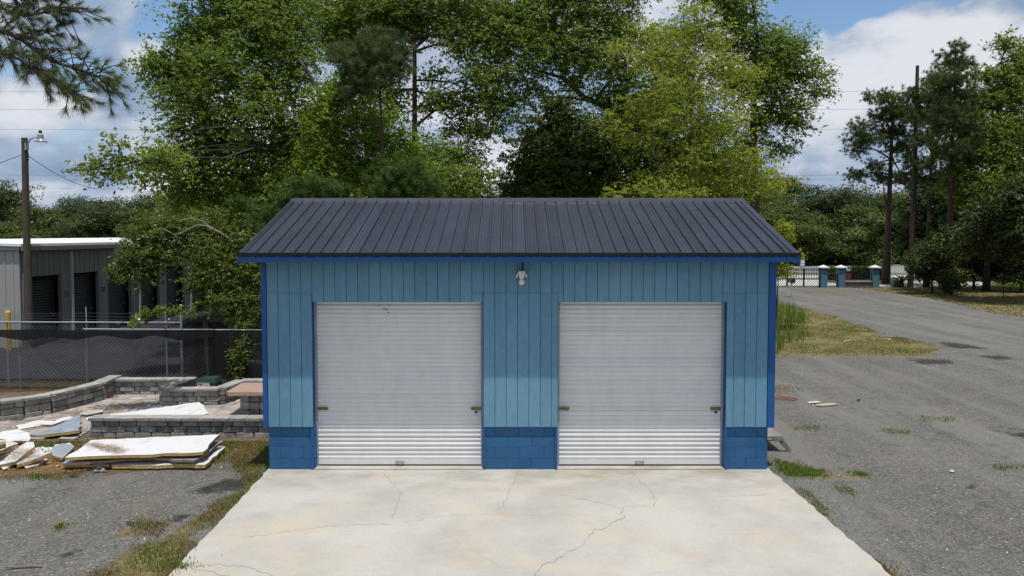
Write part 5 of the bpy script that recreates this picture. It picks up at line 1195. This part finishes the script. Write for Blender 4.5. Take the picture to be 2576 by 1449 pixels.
def shrub(name, label, u, vb, lobes, seed, lm=L_shrub, leaf=.16, dens=1.0, stems=5, group=None, cat='shrub', clump=.45, per=34, r0=.06, dy=0):
    B = G(u, vb); y = B.y; rnd = random.Random(seed); c = W(u, vb-18, y)
    return make_tree(name, label, cat, Vector((B.x, y, 0)), [Vector((B.x, y, 0)), c, W(lobes[0][0], lobes[0][1], y)], [lob(a, v, y+rnd.uniform(-.5, .5), p, q) for a, v, p, q in lobes], leaf, lm, seed, dens=dens, clump=clump, per=per, r0=r0, group=group, twigs=8)
shrub('shrub', 'large dark shrub with fanned stems right of the pines', 2450, 727, [(2450, 640, 60, 30), (2400, 665, 45, 20), (2480, 680, 45, 18), (2420, 690, 30, 12), (2500, 660, 50, 24), (2470, 600, 70, 30), (2420, 610, 55, 28), (2530, 620, 50, 30), (2440, 560, 60, 28), (2510, 565, 55, 28)], 41, dens=1.25, r0=.10)
shrub('shrub', 'dark round shrub in front of the middle pine trunk', 2345, 738, [(2340, 660, 45, 28), (2310, 655, 30, 20), (2370, 680, 38, 20), (2350, 625, 45, 24), (2390, 640, 34, 24), (2330, 690, 28, 12)], 42, dens=1.2, r0=.08)
shrub('shrub', 'low dark shrub between the two larger ones', 2392, 742, [(2392, 705, 26, 12), (2410, 695, 22, 14), (2375, 712, 18, 9)], 43, dens=1.2)
shrub('shrub', 'dark shrub cut by the right edge', 2568, 735, [(2570, 690, 34, 24), (2590, 650, 45, 30), (2610, 700, 40, 22), (2560, 640, 30, 22)], 44, dens=1.2, r0=.08)
shrub('young_tree', 'thin small tree on the lawn near the right edge', 2524, 752, [(2526, 700, 16, 7), (2514, 706, 10, 5), (2538, 708, 10, 5)], 45, dens=1.0, leaf=.12, cat='sapling', clump=.3, per=12, r0=.03)
B0 = G(2480, 732); B0.z = 0
make_tree('broadleaf_tree', 'light green broadleaf tree filling the upper right corner', 'tree', B0, [B0, *tk((2490, 560, B0.y), (2500, 400, B0.y), (2510, 280, B0.y), (2520, 150, B0.y))],
 [lob(u, v, B0.y+dy, a, c) for u, v, dy, a, c in ((2530, 110, 0, 34, 26), (2480, 190, 0, 45, 30), (2560, 170, 0, 50, 35), (2500, 250, 0, 60, 35), (2580, 250, 0, 60, 40), (2450, 300, -.5, 50, 35), (2530, 330, -1, 70, 40), (2600, 350, 0, 60, 50), (2470, 380, -1, 60, 35), (2560, 420, -1, 70, 45), (2410, 440, -1, 45, 25), (2480, 460, -1.5, 65, 35), (2590, 500, 0, 60, 50), (2420, 500, -1, 50, 28), (2520, 530, -1, 70, 40), (2380, 470, -1, 35, 18), (2540, 210, 0, 55, 40), (2470, 260, 1, 45, 34), (2560, 300, 0, 60, 40), (2450, 350, 1, 50, 34), (2520, 400, 1, 70, 40), (2590, 440, 1, 60, 50), (2590, 130, 1, 40, 34), (2440, 400, 0, 45, 30))],
 .20, L_gum, 46, dens=.74, clump=.75, per=40, r0=.22, asp=.5)
B0 = G(2360, 705); B0.z = 0
make_tree('broadleaf_tree', 'dark green broadleaf tree standing behind the pines on the right', 'tree', B0, [B0, *tk((2360, 600, B0.y), (2365, 500, B0.y))],
 [lob(u, v, B0.y+dy, a, c) for u, v, dy, a, c in ((2350, 480, 0, 60, 40), (2420, 500, 0, 70, 45), (2490, 520, 2, 70, 50), (2380, 560, 0, 70, 40), (2450, 590, 0, 80, 40), (2310, 530, 0, 40, 35), (2560, 570, 2, 70, 50), (2300, 600, 1, 40, 30), (2540, 470, 3, 60, 40), (2420, 640, 0, 70, 30), (2520, 640, 1, 80, 40), (2330, 640, 0, 40, 26), (2600, 620, 1, 60, 60))], .22, L_far, 47, dens=1.2, clump=.7, per=48, r0=.22)
b = MB(); p0 = G(2300, 745)
# sago palm
def sago():
    B = G(2268, 722); t = thing('sago_palm', 'small spiky palm between the utility box and the pine trunk', 'palm', (B.x, B.y, 0)); b = MB(); b.lathe((B.x, B.y, -.02), [(.16, 0), (.18, .2), (.12, .4)], 9); b.build('trunk', M_bark, t)
    rnd = random.Random(2)
    for i in range(22):
        a = i*2.4; e = rnd.uniform(.25, 1.2); L_ = rnd.uniform(.9, 1.2); b = MB(); vs = []; n = 6
        for k in range(n+1):
            s = k/n; rr = L_*s*math.cos(e*(1-s*.5)); z = .38+L_*s*math.sin(e)*(1-.35*s); w = .09*math.sin(math.pi*(.12+.85*s))
            c = Vector((B.x+rr*math.cos(a), B.y+rr*math.sin(a), z)); sd = Vector((-math.sin(a), math.cos(a), 0))*w
            vs += [c+sd-Vector((0, 0, .03)), c, c-sd-Vector((0, 0, .03))]
        b.add(vs, [(3*k+j, 3*k+j+1, 3*k+j+4, 3*k+j+3) for k in range(n) for j in range(2)]); b.build('frond', L_dark, t)
sago()
# ------------------------------------------------------------------ far tree lines: a few crowns, many individuals
def far_proto(seed, lm, h, w):
    r = np.random.default_rng(seed); cen = []; nrm = []; siz = []; nlob = 11
    for i in range(nlob):
        z = h*r.uniform(.06, .93); f = (1-abs(z/h-.45)*1.1); a = r.uniform(0, 6.28); rr = w*.55*f*r.uniform(.2, 1)
        c = np.array((rr*math.cos(a), rr*math.sin(a)*.8, z)); R = np.array((w*.34, w*.34, h*.15))*r.uniform(.65, 1.2); n = 50
        d = r.normal(size=(n, 3)); d /= np.linalg.norm(d, axis=1, keepdims=True); P = c+d*R*r.random((n, 1))**.45
        for k in range(n):
            g = r.normal(size=(26, 3))*np.array((1, 1, .5))*.36; cen.append(P[k]+g); nrm.append(d[k]*.6+np.array((0, 0, .7))+r.normal(size=(26, 3))*.5); siz.append(r.uniform(.15, .32, 26))
    return leaf_mesh('crown', np.concatenate(cen), np.concatenate(nrm), np.concatenate(siz), lm, seed, .6)
FP = [far_proto(101, L_far, 10, 8), far_proto(102, L_far2, 9, 7), far_proto(103, L_far, 11, 7), far_proto(104, L_far2, 8, 8), far_proto(105, L_dark, 9, 8)]
tb = MB(); tb.tube([(0, 0, -.2), (0.1, 0, 3), (0, 0, 6.5)], [.28, .2, .08], 7); FT = tb.mesh('trunk', M_bark)
def far_tree(u, vt, y, proto, label, group, wid=1.0, seed=0):
    rnd = random.Random(int(u*7+y*13)); p = W(u, vt, y); h0 = (10, 9, 11, 8, 9)[proto]; s = max(p.z, 2)/h0/1.02
    t = thing('far_tree', label, 'tree', (p.x, y, 0), group); rz = rnd.uniform(0, 6.28)
    put('crown', FP[proto], t, (p.x, y, 0), (0, 0, rz), (s*wid*rnd.uniform(.9, 1.15), s*wid, s)); put('trunk', FT, t, (p.x, y, 0), (0, 0, 0), (s, s, s))
ORD = 'first second third fourth fifth sixth seventh eighth ninth tenth eleventh twelfth thirteenth fourteenth fifteenth sixteenth seventeenth eighteenth nineteenth'.split()
rnd = random.Random(77)
def row(spots, y, dy, kinds, text, group, wid):
    for i, (u, v) in enumerate(spots): far_tree(u+rnd.uniform(-12, 12), v+rnd.uniform(-14, 14), y+rnd.uniform(-dy, dy), rnd.choice(kinds), ORD[i]+' from the left '+text, group, wid)
J = lambda a: rnd.uniform(-a, a)
row([(-60, 470), (0, 458), (40, 462), (80, 500), (120, 528), (165, 515), (205, 498), (250, 494), (300, 488), (350, 490), (385, 478), (420, 480), (460, 485), (510, 490), (560, 500), (620, 500), (690, 500)], 88, 5, (0, 2, 4, 0), 'among the tall trees of the wood beyond the storage units', 'tall trees beyond the storage units', 1.15)
row([(-60+i*47, 535+J(34)) for i in range(15)], 74, 6, (1, 3, 0, 2, 4), 'among the lower trees fronting the wood beyond the storage units', 'lower trees beyond the storage units', 1.1)
row([(1880, 430), (1930, 455), (1980, 440), (2030, 470), (2075, 472), (2120, 480), (2160, 462), (2205, 470), (2250, 480), (2300, 470), (2350, 455), (2400, 450), (2450, 440), (2510, 430), (2570, 425), (2640, 430)], 108, 5, (0, 2, 4, 1), 'among the tall trees across the street', 'tall trees across the street', 1.1)
row([(1850+i*48, 525+J(48)) for i in range(17)], 101, 3, (0, 1, 3, 2), 'among the low trees at the far kerb', 'low trees across the street', 1.15)
row([(700+i*125, 470+J(20)) for i in range(10)], 110, 5, (0, 2, 4), 'among distant trees glimpsed behind the garage roof', 'distant trees behind the roof', 2.0)
B0 = Vector((37, 46, 0))
make_tree('shade_tree', 'dark leafed shade tree over the lawn, its trunk past the right edge', 'tree', B0, [B0, B0+Vector((-.5, 0, 4)), B0+Vector((-1.5, 0, 8)), B0+Vector((-2, 0, 11))],
 [lob(u, v, y, a, c) for u, v, y, a, c in ((2440, 590, 48, 60, 26), (2510, 580, 46, 70, 40), (2590, 560, 44, 80, 50), (2480, 540, 45, 60, 30), (2560, 490, 44, 80, 40), (2650, 480, 46, 90, 60), (2560, 630, 47, 60, 24), (2650, 600, 44, 80, 60), (2680, 380, 46, 100, 80), (2420, 620, 47, 40, 16), (2380, 600, 49, 40, 20))], .20, L_shrub, 48, dens=.9, clump=.7, per=44, r0=.3)
#__PART5__
M_upale = mat('pale utility green', (.075, .14, .115), (.06, .115, .095), scale=5, rough=.5)
# ------------------------------------------------------------------ gate and street side
def gate_side():
    base = lambda u, v: G(u, v)
    y = G(2080, 722).y
    us = [(2062, 2079), (2106, 2124), (2193, 2208)]
    labs = ['blue gate pillar nearest the garage with white pyramid cap', 'blue gate pillar in the middle with white pyramid cap', 'blue gate pillar farthest right beside the pine']
    X = []
    for (ua, ub), lb in zip(us, labs):
        xa, xb = W(ua-1, 700, y).x, W(ub+1, 700, y).x; c = (xa+xb)/2; w = .50; X.append(c); h = W(2080, 674, y).z
        t = thing('gate_pillar', lb, 'pillar', (c, y, 0), 'gate pillars')
        b = MB(); b.box((c, y, h/2-.05), (w, w, h+.1)); b.build('shaft', M_gpillar, t)
        b = MB(); b.box((c, y, h-.12), (w+.05, w+.05, .12)); b.build('collar', M_gpillars, t)
        b = MB(); b.box((c, y, h+.03), (w+.22, w+.22, .07)); k = (w+.18)/2
        b.add([(c-k, y-k, h+.066), (c+k, y-k, h+.066), (c+k, y+k, h+.066), (c-k, y+k, h+.066), (c, y, h+.25)], [(0, 1, 4), (1, 2, 4), (2, 3, 4), (3, 0, 4)]); b.build('cap', M_capw, t)
    pk = MB(); pk.box((0, 0, .5), (.034, .034, 1)); PK = pk.mesh('picket', M_iron)
    def gate(label, xa, xb, zb, zt, hatch, name='iron_gate', cat='gate', rails=True, posts=()):
        t = thing(name, label, cat, ((xa+xb)/2, y, 0)); n = max(3, int((xb-xa)/.13)); zm = zb+(zt-zb)*.40
        for z in ([zb+.02, zm, zm+.08, zt-.10, zt] if hatch else [zb, zt]):
            b = MB(); b.box(((xa+xb)/2, y, z), (xb-xa, .05, .05)); b.build('rail', M_iron, t)
        for i in range(n+1):
            x = xa+(xb-xa)*i/n; z0 = zm if hatch else zb; put('picket', PK, t, (x, y, z0), scale=(1, 1, zt-z0))
        for x in posts: b = MB(); b.box((x, y, (zb+zt)/2), (.10, .10, zt-zb+.06)); b.build('stile', M_iron, t)
        if hatch:
            b = MB(); s = xa-(zm-zb)
            while s < xb:
                a, c = max(s, xa), min(s+zm-zb, xb)
                if c-a > .05: b.tube([(a, y+.01, zb+a-s), (c, y+.01, zb+c-s)], .020, 4)
                s += .19
            tag(b.build('lattice', M_iron, t), kind='stuff')
            for x in (xa, xb):
                b = MB(); b.box((x, y, .15), (.04, .04, .32)); b.build('drop_foot', M_iron, t)
        return t
    zb = W(2000, 722, y).z; zb = max(zb, .06); zt = W(2000, 676, y).z
    xl = W(1900, 700, y).x
    gate('black iron driveway gate with diagonal lattice beside the garage', xl, X[0]-.27, zb, zt, True, posts=[W(u, 700, y).x for u in (1980, 2022, 1938)])
    gate('narrow black iron gate between the two left pillars', X[0]+.27, X[1]-.27, zb, W(2000, 690, y).z, True)
    gate('black iron picket railing on the low wall right of the gate', X[1]+.27, X[2]-.27, W(2000, 704, y).z, W(2000, 684, y).z, False, 'iron_railing', 'railing')
    t = thing('low_wall', 'low grey wall with pale coping under the iron railing', 'wall', ((X[1]+X[2])/2, y, 0)); c = (X[1]+X[2])/2; w = X[2]-X[1]-.56
    hz = W(2000, 704, y).z; b = MB(); b.box((c, y, hz*.38), (w, .3, hz*.76)); b.build('wall_body', M_gwall, t); b = MB(); b.box((c, y-.02, hz*.80), (w, .38, .06)); b.build('coping', M_apron, t); b = MB(); b.box((c, y, hz*.92), (w, .1, hz*.16)); b.build('sill', M_gwall, t)
    return y
YG = gate_side()
def hedge(name, label, u0, u1, v0, v1, y, seed):
    a, c = W(u0, v1, y), W(u1, v0, y); r = np.random.default_rng(seed); n = int(7000*(c.x-a.x)/3); z1 = c.z
    t = thing(name, label, 'hedge', ((a.x+c.x)/2, y, 0)); P = np.stack([r.uniform(a.x, c.x, n), y+r.uniform(-.6, .6, n), r.uniform(0.02, z1, n)], 1)
    P[:, 2] = np.minimum(P[:, 2], z1-.12*np.abs(r.normal(size=n))*(1+np.sin(P[:, 0]*3))*.5)
    nr = r.normal(size=(n, 3))*.7+np.array((0, -.4, .8)); o = np.array(((a.x+c.x)/2, y, 0))
    put('foliage', leaf_mesh('foliage', P-o, nr, r.uniform(.10, .2, n), L_hedge, seed), t)
    b = MB(); b.box(((a.x+c.x)/2, y, z1*.45), (c.x-a.x-.5, .5, z1*.6)); b.build('inner_twigs', M_bark, t)
hedge('clipped_hedge', 'clipped green hedge behind the railing beside the road', 2128, 2222, 669, 701, 66, 61)
hedge('clipped_hedge', 'short clipped hedge seen between the two left pillars', 2076, 2107, 671, 689, 66.5, 62)
def sign(label, u, vt, vb, w, h, ypos, post=M_galv, face=M_sign):
    p = W(u, vt, ypos); t = thing('street_sign', label, 'sign', (p.x, ypos, 0)); b = MB(); b.tube([(p.x, ypos, -.1), (p.x, ypos, p.z)], .035, 6); b.build('post', post, t)
    b = MB(); b.box((p.x, ypos-.05, p.z-h/2), (w, .03, h)); f = b.build('sign_face', face, t)
    return t, p
sign('small pale sign on a thin post just past the roof corner', 2018, 653, 668, .55, .75, 90)
t, p = sign('small white sign on a brown post behind the middle pillar', 2134, 669, 705, .30, .42, 62.5, M_wood)
b = MB(); b.box((p.x, 62.5, p.z*.28), (.28, .28, p.z*.55)); b.build('brown_base', M_rust, t)
b = MB(); b.box((p.x, 62.43, p.z-.18), (.12, .01, .18)); b.build('dark_mark', M_dark, t)
# mailbox in the leaves
mp = G(1965, 740); t = thing('mailbox', 'dark rounded box on a pale post half hidden by leaves at the gate', 'mailbox', (mp.x, mp.y-2, 0)); y_ = mp.y-2
b = MB(); b.box((mp.x-.05, y_, .45), (.09, .09, .94)); b.build('post', M_white, t)
b = MB(); b.tube([(mp.x-.06, y_-.28, 1.08), (mp.x-.06, y_+.28, 1.08)], .17, 12); b.build('box_body', M_dark, t)
utilbox('utility_box', 'squat pale green utility box between the pine trunks near the gate', G(2252, 720).x, G(2252, 720).y, -.03, .58, .55, .72, False, M_upale)
# ------------------------------------------------------------------ grass and small growth
def blades(name, label, poly, n, hmin, hmax, m, seed, width=.006, clump=0.0, z=-.02, lean=.45, thresh=.35, noise=1.6, cat='grass', kind='stuff', spill=.16):
    r = np.random.default_rng(seed); P = np.array([(p[0], p[1]) for p in poly]); lo, hi = P.min(0), P.max(0)
    x = r.uniform(lo[0], hi[0], n*3); y = r.uniform(lo[1], hi[1], n*3)
    k = inpoly(x+(fbm(x*1.3, y*1.3, 3)-.5)*.7, y+(fbm(x*1.3, y*1.3, 9)-.5)*.7, poly) & (fbm(x*noise, y*noise, seed+5) > thresh)
    x, y = x[k][:n], y[k][:n]; n = len(x)
    x = x+r.normal(size=n)*spill*(r.random(n) < .35); y = y+r.normal(size=n)*spill*(r.random(n) < .35)
    if clump: x = x+r.normal(size=n)*clump*.1; y = y+r.normal(size=n)*clump*.1
    if z < 0:
        q = ~inpoly(x, y, [(p.x, p.y) for p in PAD]); x, y = x[q], y[q]; n = len(x)
    hgt = r.uniform(hmin, hmax, n)*(.5+fbm(x*2.1, y*2.1, seed+8)); a = r.uniform(0, 6.28, n); w = width*r.uniform(.7, 1.4, n); ln = hgt*lean*r.normal(size=n)
    b = np.stack([x, y, np.full(n, z)], 1); s = np.stack([np.cos(a)*w, np.sin(a)*w, np.zeros(n)], 1); d = np.stack([-np.sin(a)*ln, np.cos(a)*ln, hgt], 1)
    mid = b+d*np.array((.35, .35, .6)); V = np.stack([b-s, b+s, mid+s*.7, b+d, mid-s*.7], 1).reshape(-1, 3)
    i = np.arange(n)[:, None]*5; Q = np.concatenate([i+np.array([[0, 1, 2, 4]]), i+np.array([[4, 2, 3, 3]])], 0)
    Q1 = (i+np.array([[0, 1, 2]])); Q2 = (i+np.array([[0, 2, 4]])); Q3 = (i+np.array([[4, 2, 3]]))
    me = np_mesh(name, V, np.concatenate([Q1, Q2, Q3]), m); return tag(put(name, me), label, cat, kind=kind)
PP = {k: v[0] for k, v in PATCH.items()}
blades('dry_grass', 'short brown and green grass island on the gravel right of the garage', PP['island'], 17000, .02, .06, L_grass, 1, .009, thresh=.44)
blades('green_grass', 'green grass patches within the brown grass island', PP['island'], 9000, .02, .08, L_green, 50, .009, thresh=.52, noise=.9)
tallp = gp([(1925, 890), (1925, 770), (1985, 775), (2045, 820), (2040, 850), (1985, 870), (1970, 890)])
blades('tall_weeds', 'tall green weeds against the right wall of the garage', tallp, 3000, .15, .85, L_green, 2, .012, lean=.35, thresh=.46, noise=1.0)
blades('lawn_grass', 'patchy lawn under the pines on the right', PP['lawn'], 45000, .02, .06, L_lawn, 3, .02, thresh=.30)
blades('verge_grass', 'brown and green weeds along the left edge of the concrete pad', PP['padleft'], 17000, .012, .05, L_dry, 4, .005, thresh=.46, noise=1.9)
blades('verge_weeds', 'green weed tufts at the left pad edge', PP['padleft'], 5000, .02, .08, L_green, 5, .005, thresh=.56, noise=1.5)
blades('debris_grass', 'dry grass between the foam boards', PP['debris'], 12000, .012, .06, L_dry, 6, .005, thresh=.38, noise=1.9)
blades('debris_weeds', 'green tufts between the foam boards', PP['debris'], 2600, .04, .14, L_green, 7, .007, thresh=.58, noise=1.3)
blades('corner_weeds', 'bright green weeds at the right corner of the pad', PP['padright'], 3200, .02, .07, L_green, 8, .006, thresh=.42, noise=2.4)
for i, k in enumerate(('edge_a', 'edge_b', 'tuft_a', 'tuft_b', 'tuft_c', 'tuft_d', 'tuft_e', 'tuft_f', 'tuft_g', 'tuft_h', 'tuft_i')):
    lb = {'edge_a': 'sparse weeds along the right edge of the pad', 'edge_b': 'brownish weeds at the lower right pad edge', 'tuft_a': 'ring of grass on the gravel at lower left', 'tuft_b': 'small green tuft on the left gravel', 'tuft_c': 'green tuft on gravel below the corner weeds',
          'tuft_d': 'bright green tuft in the middle of the right gravel', 'tuft_e': 'thin grass streak on the right gravel', 'tuft_f': 'brownish grass beside the right garage wall', 'tuft_g': 'low green weeds beside the fallen hose', 'tuft_h': 'thin grass at the right edge of the gravel', 'tuft_i': 'green streak on the gravel lane near the gate'}[k]
    blades('grass_tuft', lb, PP[k], 800 if k in ('tuft_a', 'edge_a', 'edge_b') else 260, .012, .05, L_dry if k in ('tuft_a', 'edge_b', 'tuft_f') else L_green, 20+i, .006, thresh=.35, noise=3)
blades('pad_weed', 'tiny weed growing in the crack at the lower left pad corner', gp([(430, 1425), (460, 1420), (465, 1438), (440, 1445)]), 160, .02, .06, L_green, 40, .005, z=0, thresh=.1)
blades('far_grass', 'sunlit grass beyond the pines at the right edge', gp([(2470, 722), (2700, 735), (2700, 705), (2520, 703)]), 9000, .05, .12, L_green, 41, .03, thresh=.1)
# loose stones
def pebbles():
    r = np.random.default_rng(9); n = 13000; y = 7.5+24*r.random(n*2)**1.5; x = r.uniform(-.85, .85, n*2)*y
    k = ~inpoly(x, y, [(p.x, p.y) for p in PAD]) & ~((x > -4.6) & (x < 4.9) & (y > 13) & (y < 19)) & ~((y > 14.4) & (x < -4)) & ~inpoly(x, y, PP['island']); x, y = x[k][:n], y[k][:n]; n = len(x)
    s = .004+.016*r.random(n)**4; c = np.stack([x, y, np.full(n, -.022)], 1); tet = np.array([(-1, -.6, -.4), (1, -.5, -.4), (.1, 1, -.4), (.2, .1, .8)])
    V = (c[:, None, :]+tet[None]*s[:, None, None]*r.uniform(.6, 1.4, (n, 1, 3))).reshape(-1, 3); i = np.arange(n)[:, None]*4
    Q = np.concatenate([i+np.array([[0, 1, 3]]), i+np.array([[1, 2, 3]]), i+np.array([[2, 0, 3]])])
    tag(put('loose_stones', np_mesh('loose_stones', V, Q, M_pebble)), 'pale loose stones strewn over the gravel', 'gravel', kind='stuff')
M_pebble = mat('pebble', (.26, .245, .225), (.12, .115, .11), scale=3, rough=.9, island=.55)
pebbles()
# ------------------------------------------------------------------ small things right of the garage
def bench_end():
    p = G(1968, 1127); t = thing('plank_step', 'grey plank step with sloping leg beside the right garage wall', 'step', (p.x-.1, p.y, 0)); z = .26; xw = XR+.02
    a = W(1943, 1092, p.y+.15); b = MB(); b.box((p.x-.22, p.y+.30, z), (.34, .9, .04)); b.build('tread', M_woodg, t)
    b = MB(); b.box((p.x-.10, p.y-.155, z-.035), (.14, .03, .06)); b.build('end_board', M_woodg, t)
    q0 = Vector((p.x-.10, p.y-.10, z-.04)); q1 = Vector((p.x+.10, p.y-.12, -.02)); d = q1-q0; b = MB(); b.box((q0+q1)/2, (.05, .09, d.length), M=d.to_track_quat('Z', 'Y').to_matrix()); b.build('leg', M_woodg, t)
    q1 = Vector((p.x+.08, p.y+.62, -.02)); q0 = Vector((p.x-.10, p.y+.64, z-.04)); d = q1-q0; b = MB(); b.box((q0+q1)/2, (.05, .09, d.length), M=d.to_track_quat('Z', 'Y').to_matrix()); b.build('leg', M_woodg, t)
bench_end()
b = MB(); P = [G(u, v, .0) for u, v in ((1940, 1000), (1965, 998), (1990, 1000), (2006, 1004), (1998, 1007), (1975, 1004), (1950, 1003), (1935, 1006))]; b.tube(P, .014, 6)
o = b.build('hose', M_rust, None, tuple(P[0])); tag(o, 'rust red hose lying on the gravel beside the garage', 'hose')
def lit(label, u, v, sx, sy, m=M_litter, sz=.02, rz=.3, name='litter'):
    p = G(u, v, -.01); me = chamfer_mesh(name, m, .2, .09, int(u)); o = put(name, me, None, (p.x, p.y, sz/2-.02), (0, 0, rz), (sx, sy, sz)); tag(o, label, 'litter')
lit('white scrap on the grass island', 2132, 857, .34, .14); lit('pale slab fragment left of the hose end', 2080, 1018, .55, .16, M_conc, .03); lit('small white scrap right of the grass island centre', 2235, 853, .16, .08)
lit('pale sandy patch stone near the hose', 2048, 1012, .35, .12, M_litter, .025); lit('white scrap low on the right gravel', 2395, 1185, .09, .04); lit('pale stick on the gravel at lower right', 2430, 1290, .20, .02, M_wood, .015, .9)
lit('white pebble near the dark shadow left of the garage', 557, 1176, .035, .03); lit('dark chunk on the gravel right of the hose', 2160, 1007, .07, .04, M_dark, .04); lit('pale stick near the lower left grass ring', 437, 1400, .16, .014, M_litter, .012, .5)
lit('brown twig at the lower left gravel', 60, 1425, .42, .03, M_wood, .02, .12); lit('yellowish scrap under the narrow gate', 2092, 722, .5, .2)
